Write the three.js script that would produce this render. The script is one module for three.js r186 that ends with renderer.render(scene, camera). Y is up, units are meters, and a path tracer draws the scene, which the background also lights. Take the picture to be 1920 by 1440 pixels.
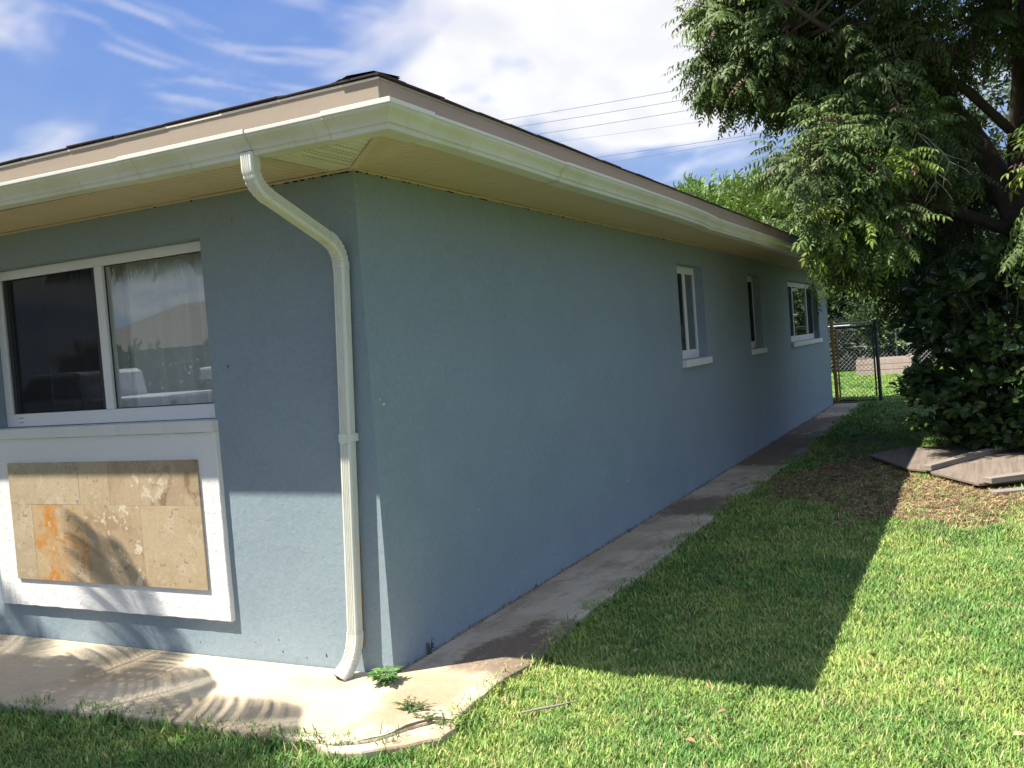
import * as THREE from 'three';
import { mergeGeometries, toCreasedNormals } from 'three/addons/utils/BufferGeometryUtils.js';
import { RoundedBoxGeometry } from 'three/addons/geometries/RoundedBoxGeometry.js';

// ---------------------------------------------------------------- camera, sky, sun, exposure
const scene = new THREE.Scene();
const F = 1776.4;
const camera = new THREE.PerspectiveCamera(2 * Math.atan(720 / F) * 180 / Math.PI, 4 / 3, 0.05, 800);
camera.position.set(2.640, 1.532, 3.727);
camera.rotation.set(-2.2565 * Math.PI / 180, 26.829 * Math.PI / 180, -4.363 * Math.PI / 180, 'YXZ');
camera.updateMatrixWorld(true);
const renderer = new THREE.WebGLRenderer({ antialias: true });
renderer.toneMapping = THREE.LinearToneMapping;
renderer.toneMappingExposure = 2.05;
renderer.shadowMap.enabled = true;

const SUN = new THREE.Vector3(-0.484, 1, 0.408).normalize();
const sun = new THREE.DirectionalLight(new THREE.Color().setRGB(1, 0.94, 0.83), 5);
sun.name = 'sun';
sun.position.copy(SUN).multiplyScalar(60);
sun.castShadow = true;
sun.shadow.camera.left = -30; sun.shadow.camera.right = 30; sun.shadow.camera.top = 30; sun.shadow.camera.bottom = -30; sun.shadow.camera.far = 160;
sun.shadow.mapSize.set(4096, 4096);
scene.add(sun); scene.add(sun.target);

// ---------------------------------------------------------------- random numbers and noise
function rng(seed) { let a = seed >>> 0; return () => { a = (a + 0x6D2B79F5) | 0; let t = Math.imul(a ^ (a >>> 15), 1 | a); t = (t + Math.imul(t ^ (t >>> 7), 61 | t)) ^ t; return ((t ^ (t >>> 14)) >>> 0) / 4294967296; }; }
const hash = (x, y, s) => { let h = Math.imul(x, 374761393) + Math.imul(y, 668265263) + Math.imul(s, 974634777); h = Math.imul(h ^ (h >>> 13), 1274126177); return ((h ^ (h >>> 16)) >>> 0) / 4294967296; };
// value noise, optionally periodic with period p
function vn(x, y, s = 0, p = 0) {
  const xi = Math.floor(x), yi = Math.floor(y), fx = x - xi, fy = y - yi;
  const u = fx * fx * (3 - 2 * fx), v = fy * fy * (3 - 2 * fy);
  const w = p ? (k) => ((k % p) + p) % p : (k) => k;
  const a = hash(w(xi), w(yi), s), b = hash(w(xi + 1), w(yi), s), c = hash(w(xi), w(yi + 1), s), d = hash(w(xi + 1), w(yi + 1), s);
  return a + (b - a) * u + (c - a) * v + (a - b - c + d) * u * v;
}
function fbm(x, y, oct = 4, s = 0, p = 0) { let v = 0, a = 0.5, t = 0; for (let i = 0; i < oct; i++) { v += a * vn(x, y, s + i * 17, p); t += a; a *= 0.5; x *= 2; y *= 2; p *= 2; } return v / t; }
const sm = (a, b, x) => { const t = Math.min(1, Math.max(0, (x - a) / (b - a))); return t * t * (3 - 2 * t); };
const mix = (a, b, t) => a + (b - a) * t;
const mix3 = (a, b, t) => [mix(a[0], b[0], t), mix(a[1], b[1], t), mix(a[2], b[2], t)];
const toS = (c) => Math.round(255 * Math.min(1, Math.max(0, c <= 0.0031308 ? 12.92 * c : 1.055 * Math.pow(c, 1 / 2.4) - 0.055)));

// ---------------------------------------------------------------- sky
const pixDir = (u, v) => new THREE.Vector3((u - 960) / F, -(v - 720) / F, -1).applyQuaternion(camera.quaternion).normalize();
{
  const W = 2560, H = 1280, data = new Float32Array(W * H * 4);
  const flat = (d) => { const k = 1 / (d.y + 0.22); return [d.x * k, d.z * k]; };
  const blob = (u, v, r, a) => { const [x, y] = flat(pixDir(u, v)); return [x, y, r, a]; };
  const e0 = flat(pixDir(240, 40)), e1 = flat(pixDir(480, 120)), eL = Math.hypot(e1[0] - e0[0], e1[1] - e0[1]), wind = [(e1[0] - e0[0]) / eL, (e1[1] - e0[1]) / eL];
  const blobs = [blob(1010, 60, 0.52, 0.34), blob(1180, 240, 0.34, 0.24), blob(800, 110, 0.2, 0.1), blob(250, 200, 0.5, -0.34), blob(40, 40, 0.16, 0.14), blob(90, 250, 0.16, 0.16), blob(1150, 345, 0.09, -0.2)];
  for (let j = 0; j < H; j++) {
    const el = ((j + 0.5) / H - 0.5) * Math.PI, y = Math.sin(el), c = Math.cos(el);
    for (let i = 0; i < W; i++) {
      const az = ((i + 0.5) / W - 0.5) * 2 * Math.PI, x = Math.cos(az) * c, z = Math.sin(az) * c, at = (j * W + i) * 4;
      let r, g, b;
      if (y < 0) { r = 0.2; g = 0.21; b = 0.17; }
      else {
        const h = Math.pow(1 - y, 3.0);
        r = mix(0.041, 0.20, h); g = mix(0.112, 0.285, h); b = mix(0.35, 0.42, h);
        const glow = Math.pow(Math.max(0, x * SUN.x + y * SUN.y + z * SUN.z), 12) * 0.25; r += glow; g += glow; b += glow * 0.9;
        const k = 1 / (y + 0.22), px = x * k, pz = z * k;
        const wx = px + 0.35 * (fbm(px * 1.7, pz * 1.7, 3, 5) - 0.5), wz = pz + 0.35 * (fbm(px * 1.7 + 9, pz * 1.7, 3, 8) - 0.5);
        let m = fbm(wx * 2.1, wz * 2.1, 6, 21) - 0.5;
        m += 0.35 * (fbm(wx * 2.2 + wz * 3.5, wz * 9 - wx * 3, 4, 71) - 0.5);
        let bias = 0.03;
        for (const [bx, by, br, ba] of blobs) { const q = ((px - bx) ** 2 + (pz - by) ** 2) / (br * br); if (q < 4) bias += ba * Math.exp(-q * 1.6); }
        const rid = 1 - Math.abs(2 * fbm(wx * 5.5 + 1.5 * wz, wz * 5.5 - wx, 5, 91) - 1);
        m += 0.16 * (rid - 0.72);
        const ct = wx * wind[0] + wz * wind[1], cn = wz * wind[0] - wx * wind[1], cir = sm(0.48, 0.82, fbm(ct * 6.5, cn * 24, 5, 131)) * sm(0.47, 0.64, fbm(px * 2.6 + 3, pz * 2.6 + 1, 3, 137));
        const d = Math.max(sm(-0.03, 0.34, m + bias), 0.42 * cir) * sm(0.0, 0.06, y);
        const veil = 0.10 * sm(-0.35, 0.2, m + bias);
        const a = Math.min(1, d + veil);
        const s = 0.52 + 0.66 * fbm(wx * 3.3 + 4, wz * 3.3, 6, 33) - 0.16 * sm(0.18, 0.5, m + bias) * fbm(wx * 2, wz * 2, 2, 55);
        r = mix(r, 0.54 * s, a); g = mix(g, 0.548 * s, a); b = mix(b, 0.575 * Math.max(s, 0.82), a);
      }
      data[at] = r; data[at + 1] = g; data[at + 2] = b; data[at + 3] = 1;
    }
  }
  const sky = new THREE.DataTexture(data, W, H, THREE.RGBAFormat, THREE.FloatType);
  sky.mapping = THREE.EquirectangularReflectionMapping; sky.magFilter = sky.minFilter = THREE.LinearFilter; sky.colorSpace = THREE.LinearSRGBColorSpace; sky.needsUpdate = true;
  scene.background = sky; scene.environment = sky;
}

// ---------------------------------------------------------------- textures
function tex(w, h, fn, { srgb = true, repeat = [1, 1], offset = [0, 0], clamp = false } = {}) {
  const d = new Uint8Array(w * h * 4);
  for (let j = 0; j < h; j++) for (let i = 0; i < w; i++) {
    const c = fn((i + 0.5) / w, (j + 0.5) / h), at = (j * w + i) * 4;
    if (srgb) { d[at] = toS(c[0]); d[at + 1] = toS(c[1]); d[at + 2] = toS(c[2]); }
    else d[at] = d[at + 1] = d[at + 2] = Math.round(255 * Math.min(1, Math.max(0, c)));
    d[at + 3] = 255;
  }
  const t = new THREE.DataTexture(d, w, h, THREE.RGBAFormat);
  t.wrapS = t.wrapT = clamp ? THREE.ClampToEdgeWrapping : THREE.RepeatWrapping; t.magFilter = THREE.LinearFilter; t.minFilter = THREE.LinearMipmapLinearFilter; t.generateMipmaps = true;
  t.colorSpace = srgb ? THREE.SRGBColorSpace : THREE.NoColorSpace; t.repeat.set(...repeat); t.offset.set(...offset); t.needsUpdate = true;
  return t;
}
const std = (o) => new THREE.MeshStandardMaterial({ side: THREE.DoubleSide, roughness: 0.8, ...o });
const rgb = (r, g, b) => new THREE.Color().setRGB(r, g, b);
const M = {};
{
  const stucco = tex(1024, 1024, (u, v) => { const a = fbm(u * 96, v * 96, 3, 3, 96), b = fbm(u * 24, v * 24, 3, 9, 24); return 0.25 + 0.5 * a + 0.35 * sm(0.5, 0.75, b) - 0.1; }, { srgb: false, repeat: [1 / 0.9, 1 / 0.9] });
  const wallMap = tex(1024, 1024, (u, v) => {
    const a = fbm(u * 9, v * 9, 5, 40, 9), f = fbm(u * 160, v * 160, 2, 44, 160), sp = vn(u * 220, v * 220, 47, 220);
    const tr = fbm(u * 3 + 0.4 * a, v * 14, 4, 52, 0), c0 = mix3([0.240, 0.308, 0.346], [0.254, 0.324, 0.362], sm(0.25, 0.75, a)); let c = c0; const k = 0.92 + 0.14 * f + 0.05 * (tr - 0.5); c = c.map((x) => x * k);
    if (sp > 0.992) c = c.map((x) => x * 1.5); else if (sp < 0.003) c = c.map((x) => x * 0.45);
    return c;
  }, { repeat: [1 / 2.6, 1 / 2.6] });
  M.wall = std({ map: wallMap, bumpMap: stucco, bumpScale: 0.0014, roughness: 0.78 });
  M.whiteStucco = std({ color: rgb(0.76, 0.755, 0.73), bumpMap: stucco, bumpScale: 0.0026, roughness: 0.8 });
  const plasterDirt = tex(512, 512, (u, v) => { const a = fbm(u * 8, v * 8, 5, 60, 8), s = fbm(u * 60, v * 3, 3, 66, 60); const k = 0.9 + 0.1 * a - 0.10 * sm(0.62, 0.8, s) * a; return [0.76 * k, 0.755 * k, 0.72 * k]; });
  M.gutter = std({ map: tex(512, 512, (u, v) => { const a = fbm(u * 5, v * 5, 5, 61, 5), s = fbm(u * 90, v * 4, 3, 67, 90); const k = 1 - 0.10 * sm(0.5, 0.8, a) - 0.10 * sm(0.6, 0.85, s); return [0.72 * k, 0.725 * k, 0.63 * mix(1, 0.9, sm(0.45, 0.8, a)) * k]; }, { repeat: [1 / 1.3, 1 / 1.3] }), roughness: 0.38 });
  M.gutterLip = std({ color: rgb(0.80, 0.79, 0.72), roughness: 0.35 });
  M.downspout = std({ map: tex(512, 512, (u, v) => { const a = fbm(u * 5, v * 5, 5, 62, 5), s = fbm(u * 8, v * 40, 3, 69, 40); const k = 1 - 0.07 * sm(0.5, 0.8, a) - 0.05 * sm(0.62, 0.8, s); return [0.73 * k, 0.735 * k, 0.66 * k]; }, { repeat: [1 / 0.5, 1 / 0.5] }), roughness: 0.36 });
  M.crimp = std({ color: rgb(0.13, 0.12, 0.10), roughness: 0.8 });
  M.fascia = std({ map: tex(512, 256, (u, v) => { const a = fbm(u * 10, v * 5, 5, 75, 10), s = fbm(u * 4, v * 60, 3, 76, 60); const k = 0.9 + 0.14 * a + 0.08 * (s - 0.5); return [0.32 * k, 0.262 * k, 0.203 * k]; }, { repeat: [1 / 2.1, 1 / 1.05] }), roughness: 0.6 });
  M.drip = std({ color: rgb(0.72, 0.68, 0.6), roughness: 0.4 });
  M.shingle = [0, 1, 2].map((k) => std({ map: tex(128, 128, (u, v) => { const a = vn(u * 50, v * 50, 80 + k, 50), b = fbm(u * 6, v * 6, 3, 84 + k, 6); const q = 0.55 + 0.7 * a * b; return [0.052 * q, 0.040 * q, 0.038 * q]; }, { repeat: [4, 4] }), roughness: 0.95 }));
  const soff = (c, s) => std({ map: tex(256, 256, (u, v) => { const a = fbm(u * 4, v * 4, 5, s, 4), b = fbm(u * 30, v * 30, 3, s + 4, 30); const k = 0.88 + 0.12 * a + 0.06 * b - 0.12 * sm(0.68, 0.85, b); return c.map((x) => x * k); }, { repeat: [1, 1] }), roughness: 0.55 });
  M.soffit = soff([0.66, 0.535, 0.365], 90); M.soffitPale = soff([0.76, 0.735, 0.60], 94);
  M.hole = std({ color: rgb(0.03, 0.028, 0.022), roughness: 1 });
  M.vinyl = std({ map: tex(256, 256, (u, v) => { const a = fbm(u * 5, v * 5, 4, 98, 5); const k = 0.94 + 0.08 * a; return [0.77 * k, 0.775 * k, 0.75 * k]; }, { repeat: [1, 1] }), roughness: 0.4 });
  M.sill = std({ map: plasterDirt.clone(), bumpMap: stucco, bumpScale: 0.002, roughness: 0.7 });
  M.glass = new THREE.MeshPhysicalMaterial({ color: rgb(0.93, 0.95, 0.94), transmission: 1, thickness: 0, roughness: 0.0, ior: 1.75, side: THREE.DoubleSide });
  M.screen = std({ color: rgb(0.012, 0.013, 0.015), roughness: 0.9, transparent: true, opacity: 0.45 });
  M.gasket = std({ color: rgb(0.03, 0.03, 0.035), roughness: 0.7 });
  M.curtain = new THREE.MeshPhysicalMaterial({ color: rgb(0.86, 0.86, 0.84), roughness: 1, transmission: 0.2, thickness: 0, side: THREE.DoubleSide });
  M.blackout = std({ color: rgb(0.20, 0.20, 0.21), roughness: 1 });
  M.room = std({ color: rgb(0.30, 0.29, 0.27), roughness: 0.95 });
  M.frosted = std({ color: rgb(0.42, 0.45, 0.45), roughness: 0.35 });

  // concrete, drawn in metres over the slabs' own plan
  const concrete = (x, z) => {
    const a = fbm(x * 3.1, z * 3.1, 5, 120), f = fbm(x * 60, z * 60, 3, 124), g = vn(x * 170, z * 170, 128);
    let c = mix3([0.46, 0.375, 0.26], [0.60, 0.52, 0.39], sm(0.3, 0.7, a));
    // tan soil stains on the corner
    const t = sm(0.42, 0.62, fbm(x * 4 + 3, z * 4, 5, 131)) * sm(-0.25, 0.2, x - 0.25 * z) * sm(-0.3, 0.05, z);
    c = mix3(c, [0.40, 0.27, 0.165], 0.75 * t);
    // black mildew along the side walk, in patches
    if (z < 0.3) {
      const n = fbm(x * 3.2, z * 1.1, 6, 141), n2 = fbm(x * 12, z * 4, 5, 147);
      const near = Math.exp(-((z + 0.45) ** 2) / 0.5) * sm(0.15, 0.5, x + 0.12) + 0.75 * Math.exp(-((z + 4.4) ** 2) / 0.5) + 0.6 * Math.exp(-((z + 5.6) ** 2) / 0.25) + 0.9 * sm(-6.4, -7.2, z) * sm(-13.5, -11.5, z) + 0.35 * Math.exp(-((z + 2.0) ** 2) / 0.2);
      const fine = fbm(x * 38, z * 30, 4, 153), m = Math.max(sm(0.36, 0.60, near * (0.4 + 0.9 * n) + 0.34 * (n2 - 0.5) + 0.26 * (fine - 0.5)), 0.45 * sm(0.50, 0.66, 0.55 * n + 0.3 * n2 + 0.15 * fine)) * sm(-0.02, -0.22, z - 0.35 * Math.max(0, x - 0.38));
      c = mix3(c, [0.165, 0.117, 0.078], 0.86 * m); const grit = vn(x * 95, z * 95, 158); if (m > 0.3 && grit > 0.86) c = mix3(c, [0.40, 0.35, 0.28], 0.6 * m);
      const pale = sm(0.60, 0.72, fbm(x * 2.4 + 5, z * 1.1, 4, 151)) * sm(0.25, 0.5, x) * sm(-0.2, -0.6, z);
      c = mix3(c, [0.42, 0.41, 0.40], 0.6 * pale);
    }
    const k = 0.86 + 0.22 * f + (g > 0.93 ? -0.18 : 0);
    return c.map((q) => q * k);
  };
  const slabBump = tex(512, 512, (u, v) => 0.6 * fbm(u * 60, v * 60, 4, 160, 60) + 0.4 * fbm(u * 7, v * 7, 3, 166, 7), { srgb: false, repeat: [1 / 0.8, 1 / 0.8] });
  // slab plans are drawn as (x, -z)
  M.apron = std({ map: tex(2048, 1365, (u, v) => concrete(-4.6 + 5.4 * u, -(-1.0 + 3.6 * v)), { repeat: [1 / 5.4, 1 / 3.6], offset: [4.6 / 5.4, 1.0 / 3.6], clamp: true }), bumpMap: slabBump, bumpScale: 0.004, roughness: 0.9 });
  M.path = std({ map: tex(160, 2048, (u, v) => concrete(-0.1 + 1.0 * u, -(2.6 + 13 * v)), { repeat: [1, 1 / 13], offset: [0.1, -2.6 / 13], clamp: true }), bumpMap: slabBump, bumpScale: 0.004, roughness: 0.9 });

  // lawn soil with bare and straw patches, drawn in metres
  M.soil = std({ map: tex(1024, 1024, (u, v) => { const a = fbm(u * 12, v * 12, 5, 170, 12), f = fbm(u * 150, v * 150, 2, 174, 150); const c = mix3([0.055, 0.060, 0.022], [0.105, 0.085, 0.045], a); const k = 0.6 + 0.8 * f; return c.map((x) => x * k); }, { repeat: [1 / 4, 1 / 4] }), roughness: 1 });

  // travertine
  const trav = (s, base, vein, spot, amt, dir, lo = 0.42, sp = 0.6) => std({ map: tex(320, 320, (u, v) => {
    const w = fbm(u * 3, v * 3, 4, s + 3), a = fbm(u * 4 + w * dir[0], v * 4 + w * dir[1], 6, s), b = fbm(u * 9 + 2 * w, v * 9, 5, s + 7), p = fbm(u * 34, v * 34, 3, s + 13), cl = fbm(u * 2.2 + 1, v * 2.2, 3, s + 19);
    let c = mix3(base, vein, sm(lo, lo + 0.2, a + 0.3 * (p - 0.5)) * amt * (0.35 + 0.75 * sm(0.35, 0.6, b)));
    c = mix3(c, spot, sp * sm(0.56, 0.68, b * 0.6 + p * 0.4 + 0.25 * (cl - 0.5)));
    const pit = sm(0.72, 0.78, p) * sm(0.5, 0.6, cl);
    c = mix3(c, [0.14, 0.10, 0.07], 0.6 * pit);
    const k = 0.88 + 0.22 * fbm(u * 80, v * 80, 2, s + 23); return c.map((x) => x * k);
  }, { clamp: true }), roughness: 0.55 });
  M.trav = {
    plain: trav(200, [0.46, 0.36, 0.225], [0.38, 0.285, 0.17], [0.54, 0.455, 0.32], 0.7, [1, 1]),
    grey: trav(230, [0.45, 0.36, 0.235], [0.37, 0.29, 0.185], [0.52, 0.44, 0.32], 0.9, [2, 0.5], 0.38),
    gold: trav(260, [0.46, 0.33, 0.185], [0.47, 0.225, 0.06], [0.55, 0.46, 0.33], 1.1, [2, 1], 0.34),
    rose: trav(290, [0.44, 0.335, 0.21], [0.35, 0.245, 0.145], [0.66, 0.58, 0.43], 0.95, [1, 2], 0.36, 0.85),
    dark: trav(320, [0.44, 0.345, 0.22], [0.25, 0.165, 0.10], [0.60, 0.52, 0.39], 1.0, [2, 2], 0.38, 0.8),
  };
  const wood = (s, a, b) => std({ map: tex(256, 512, (u, v) => { const w = fbm(u * 3, v * 2, 3, s + 2); const g = fbm(u * 46 + w * 3, v * 2.2, 4, s, 0), st = fbm(u * 5, v * 4, 4, s + 9); const c = mix3(a, b, 0.6 * g + 0.4 * st); const k = 0.8 + 0.35 * g - (g > 0.7 ? 0.12 : 0); return c.map((x) => x * k); }, { repeat: [1, 0.6] }), roughness: 0.92 });
  M.ply = wood(400, [0.125, 0.098, 0.078], [0.29, 0.235, 0.19]); M.beam = wood(430, [0.215, 0.18, 0.15], [0.33, 0.285, 0.235]); M.bedWood = wood(460, [0.36, 0.27, 0.225], [0.52, 0.43, 0.38]);
  M.bark = std({ map: tex(128, 512, (u, v) => { const g = fbm(u * 16, v * 10, 4, 480, 16); const k = 0.5 + 0.9 * g; return [0.115 * k, 0.092 * k, 0.072 * k]; }), roughness: 1 });
  M.deadwood = std({ color: rgb(0.30, 0.26, 0.22), roughness: 1 });
  M.rust = std({ map: tex(64, 256, (u, v) => { const a = fbm(u * 6, v * 30, 4, 500, 6); return mix3([0.30, 0.17, 0.05], [0.44, 0.31, 0.12], a); }), roughness: 0.75, metalness: 0.2 });
  M.darkMetal = std({ color: rgb(0.07, 0.075, 0.08), roughness: 0.55, metalness: 0.5 });
  M.galv = std({ color: rgb(0.42, 0.43, 0.44), roughness: 0.5, metalness: 0.6 });
  M.wire = std({ color: rgb(0.20, 0.20, 0.20), roughness: 0.5, metalness: 0.6 });
  M.cable = std({ color: rgb(0.16, 0.16, 0.18), roughness: 0.8 });
}
const leafMat = (r, g, b, rough = 0.5, tr = 0.35) => new THREE.MeshPhysicalMaterial({ color: rgb(r, g, b), roughness: rough, transmission: tr, thickness: 0, side: THREE.DoubleSide, vertexColors: false });

// ---------------------------------------------------------------- scene helpers
const taken = {};
function numbered(n) { if (!(n in taken)) { taken[n] = 0; return n; } taken[n]++; return n + '_' + String(taken[n]).padStart(3, '0'); }
function tag(o, label, category, group) { o.userData.label = label; o.userData.category = category; if (group) o.userData.group = group; return o; }
function thing(name, label, category, pos = [0, 0, 0], group) { const o = new THREE.Group(); o.name = numbered(name); o.position.set(...pos); scene.add(o); return tag(o, label, category, group); }
function part(name, geo, mat, parent) { const m = new THREE.Mesh(geo, mat); m.name = name; parent.add(m); return m; }
function structure(name, geo, mat) { const m = new THREE.Mesh(geo, mat); m.name = numbered(name); m.userData.kind = 'structure'; scene.add(m); return m; }
function boxUV(g) { // box mapping in metres
  g = g.index ? g.toNonIndexed() : g; const p = g.attributes.position, n = p.count, uv = new Float32Array(n * 2), a = new THREE.Vector3(), b = new THREE.Vector3(), c = new THREE.Vector3();
  for (let i = 0; i < n; i += 3) {
    a.fromBufferAttribute(p, i); b.fromBufferAttribute(p, i + 1); c.fromBufferAttribute(p, i + 2); b.sub(a); c.sub(a); b.cross(c);
    const X = Math.abs(b.x), Y = Math.abs(b.y), Z = Math.abs(b.z);
    for (let k = i; k < i + 3; k++) { const x = p.getX(k), y = p.getY(k), z = p.getZ(k); if (X >= Y && X >= Z) { uv[2 * k] = -z; uv[2 * k + 1] = y; } else if (Z >= Y) { uv[2 * k] = x; uv[2 * k + 1] = y; } else { uv[2 * k] = x; uv[2 * k + 1] = -z; } }
  }
  g.setAttribute('uv', new THREE.BufferAttribute(uv, 2)); return g;
}
function box(x0, x1, y0, y1, z0, z1, r = 0) {
  const w = x1 - x0, h = y1 - y0, d = z1 - z0;
  const g = r ? new RoundedBoxGeometry(w, h, d, 2, Math.min(r, w / 2.01, h / 2.01, d / 2.01)) : new THREE.BoxGeometry(w, h, d);
  g.translate((x0 + x1) / 2, (y0 + y1) / 2, (z0 + z1) / 2); return boxUV(g);
}
const merge = (l) => mergeGeometries(l.map((g) => { const h = g.index ? g.toNonIndexed() : g; for (const k of Object.keys(h.attributes)) if (!['position', 'normal', 'uv', 'color'].includes(k)) h.deleteAttribute(k); return h; }));
function tube(pts, radii, sides = 6, capped = true) { // tapered tube
  const P = pts.map((p) => p.isVector3 ? p : new THREE.Vector3(...p)), n = P.length, pos = [], uv = [], idx = []; let nrm = null, len = 0;
  for (let i = 0; i < n; i++) {
    const t = P[Math.min(n - 1, i + 1)].clone().sub(P[Math.max(0, i - 1)]).normalize();
    if (!nrm) { nrm = Math.abs(t.y) < 0.9 ? new THREE.Vector3(0, 1, 0) : new THREE.Vector3(1, 0, 0); }
    nrm = nrm.clone().sub(t.clone().multiplyScalar(nrm.dot(t))).normalize(); const bin = t.clone().cross(nrm);
    if (i) len += P[i].distanceTo(P[i - 1]);
    const r = Array.isArray(radii) ? radii[i] : radii;
    for (let k = 0; k <= sides; k++) { const a = k / sides * 2 * Math.PI, c = Math.cos(a) * r, s = Math.sin(a) * r; pos.push(P[i].x + nrm.x * c + bin.x * s, P[i].y + nrm.y * c + bin.y * s, P[i].z + nrm.z * c + bin.z * s); uv.push(k / sides, len); }
  }
  for (let i = 0; i < n - 1; i++) for (let k = 0; k < sides; k++) { const a = i * (sides + 1) + k, b = a + sides + 1; idx.push(a, a + 1, b, b, a + 1, b + 1); }
  if (capped) for (const [row, f] of [[0, 1], [n - 1, -1]]) { const o = row * (sides + 1); for (let k = 1; k < sides - 1; k++) f > 0 ? idx.push(o, o + k + 1, o + k) : idx.push(o, o + k, o + k + 1); }
  const g = new THREE.BufferGeometry(); g.setAttribute('position', new THREE.Float32BufferAttribute(pos, 3)); g.setAttribute('uv', new THREE.Float32BufferAttribute(uv, 2)); g.setIndex(idx); g.computeVertexNormals(); return g;
}
function gridGeo(rows) { // rows of equal length of [x,y,z]; uv in metres along rows and columns
  const n = rows.length, m = rows[0].length, pos = [], uv = [], idx = []; const d = (a, b) => Math.hypot(a[0] - b[0], a[1] - b[1], a[2] - b[2]);
  const vs = [0]; for (let k = 1; k < m; k++) vs.push(vs[k - 1] + d(rows[0][k], rows[0][k - 1])); let u = 0;
  for (let i = 0; i < n; i++) { if (i) u += d(rows[i][0], rows[i - 1][0]); for (let k = 0; k < m; k++) { pos.push(...rows[i][k]); uv.push(u, vs[k]); } }
  for (let i = 0; i < n - 1; i++) for (let k = 0; k < m - 1; k++) { const a = i * m + k, b = a + m; idx.push(a, b, a + 1, b, b + 1, a + 1); }
  const g = new THREE.BufferGeometry(); g.setAttribute('position', new THREE.Float32BufferAttribute(pos, 3)); g.setAttribute('uv', new THREE.Float32BufferAttribute(uv, 2)); g.setIndex(idx); g.computeVertexNormals(); return g;
}
const flatN = (g) => { const h = g.index ? g.toNonIndexed() : g; h.computeVertexNormals(); return h; };

// ---------------------------------------------------------------- ground, slabs
const slabEdge = [[-14.9, 0.50], [-13, 0.53], [-11, 0.56], [-9.4, 0.60], [-8, 0.61], [-6.6, 0.57], [-5.1, 0.555], [-4.2, 0.53], [-3.2, 0.53], [-2.6, 0.55], [-1.9, 0.555], [-1.4, 0.525], [-1, 0.54], [-0.7, 0.57], [-0.4, 0.605], [-0.2, 0.575], [0, 0.55], [0.2, 0.555], [0.47, 0.58]];
const apronEdge = [[-4.6, 0.95], [-3, 0.90], [-1.72, 0.85], [-1.06, 0.785], [-0.43, 0.76], [0.0, 0.765], [0.19, 0.745], [0.45, 0.63], [0.58, 0.47]];
const lerpT = (t, k) => { if (k <= t[0][0]) return t[0][1]; for (let i = 1; i < t.length; i++) if (k <= t[i][0]) return mix(t[i - 1][1], t[i][1], (k - t[i - 1][0]) / (t[i][0] - t[i - 1][0])); return t[t.length - 1][1]; };
// how far (m) a point is outside the concrete (negative: on it)
function offSlab(x, z) {
  const n = 0.05 * (fbm(x * 6, z * 6, 3, 600) - 0.5);
  const a = z < 0.47 && z > -15 ? x - lerpT(slabEdge, z) : 9, b = x < 0.6 && x > -4.6 ? z - lerpT(apronEdge, x) : 9;
  if (z < 0 && z > -15 && x > 0) return a + n;
  if (x < 0 && z > 0) return b + n;
  if (x >= 0 && z >= 0) return (x < 0.58 && z < 0.47 ? Math.max(a, b) : z >= 0.47 && x < 0.58 ? b : Math.max(x - 0.57, z < 0.47 ? a : b)) + n;
  return 9;
}
const gh = (x, z) => mix(-0.052, -0.03, sm(0, -9, z)) + 0.03 * (fbm(x * 0.8, z * 0.8, 3, 610) - 0.5) - 0.05 * sm(4, 14, z);
{
  const xs = [], zs = [];
  for (const v of [-260, -160, -100, -60, -35, -22, -14]) xs.push(v); for (let v = -10; v <= 9.001; v += 0.25) xs.push(v); for (const v of [12, 18, 28, 45, 80, 150, 260]) xs.push(v);
  for (const v of [-260, -160, -100, -70, -50, -40, -34]) zs.push(v); for (let v = -30; v <= 6.001; v += 0.25) zs.push(v); for (const v of [8, 11, 14, 20, 30, 50, 100, 200]) zs.push(v);
  const inHouse = (x, z) => x < 0.25 && x > -13 && z < 0.3 && z > -15;
  const rows = zs.map((z) => xs.map((x) => [x, inHouse(x, z) || offSlab(x, z) < 0 ? -0.12 : gh(x, z), z]));
  const g = gridGeo(rows); const p = g.attributes.position, uv = g.attributes.uv; for (let i = 0; i < p.count; i++) uv.setXY(i, p.getX(i), -p.getZ(i));
  structure('lawn_ground', g, M.soil);
}
function slab(name, poly, mat, y1 = 0, th = 0.11) {
  const s = new THREE.Shape(poly.map(([x, z]) => new THREE.Vector2(x, -z)));
  const g = new THREE.ExtrudeGeometry(s, { depth: th - 0.024, bevelEnabled: true, bevelThickness: 0.012, bevelSize: 0.012, bevelOffset: -0.012, bevelSegments: 2 });
  g.rotateX(-Math.PI / 2); g.translate(0, y1 - th + 0.012, 0); const p = g.attributes.position, uv = g.attributes.uv; for (let i = 0; i < p.count; i++) uv.setXY(i, p.getX(i), -p.getZ(i));
  return structure(name, g, mat);
}
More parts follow.
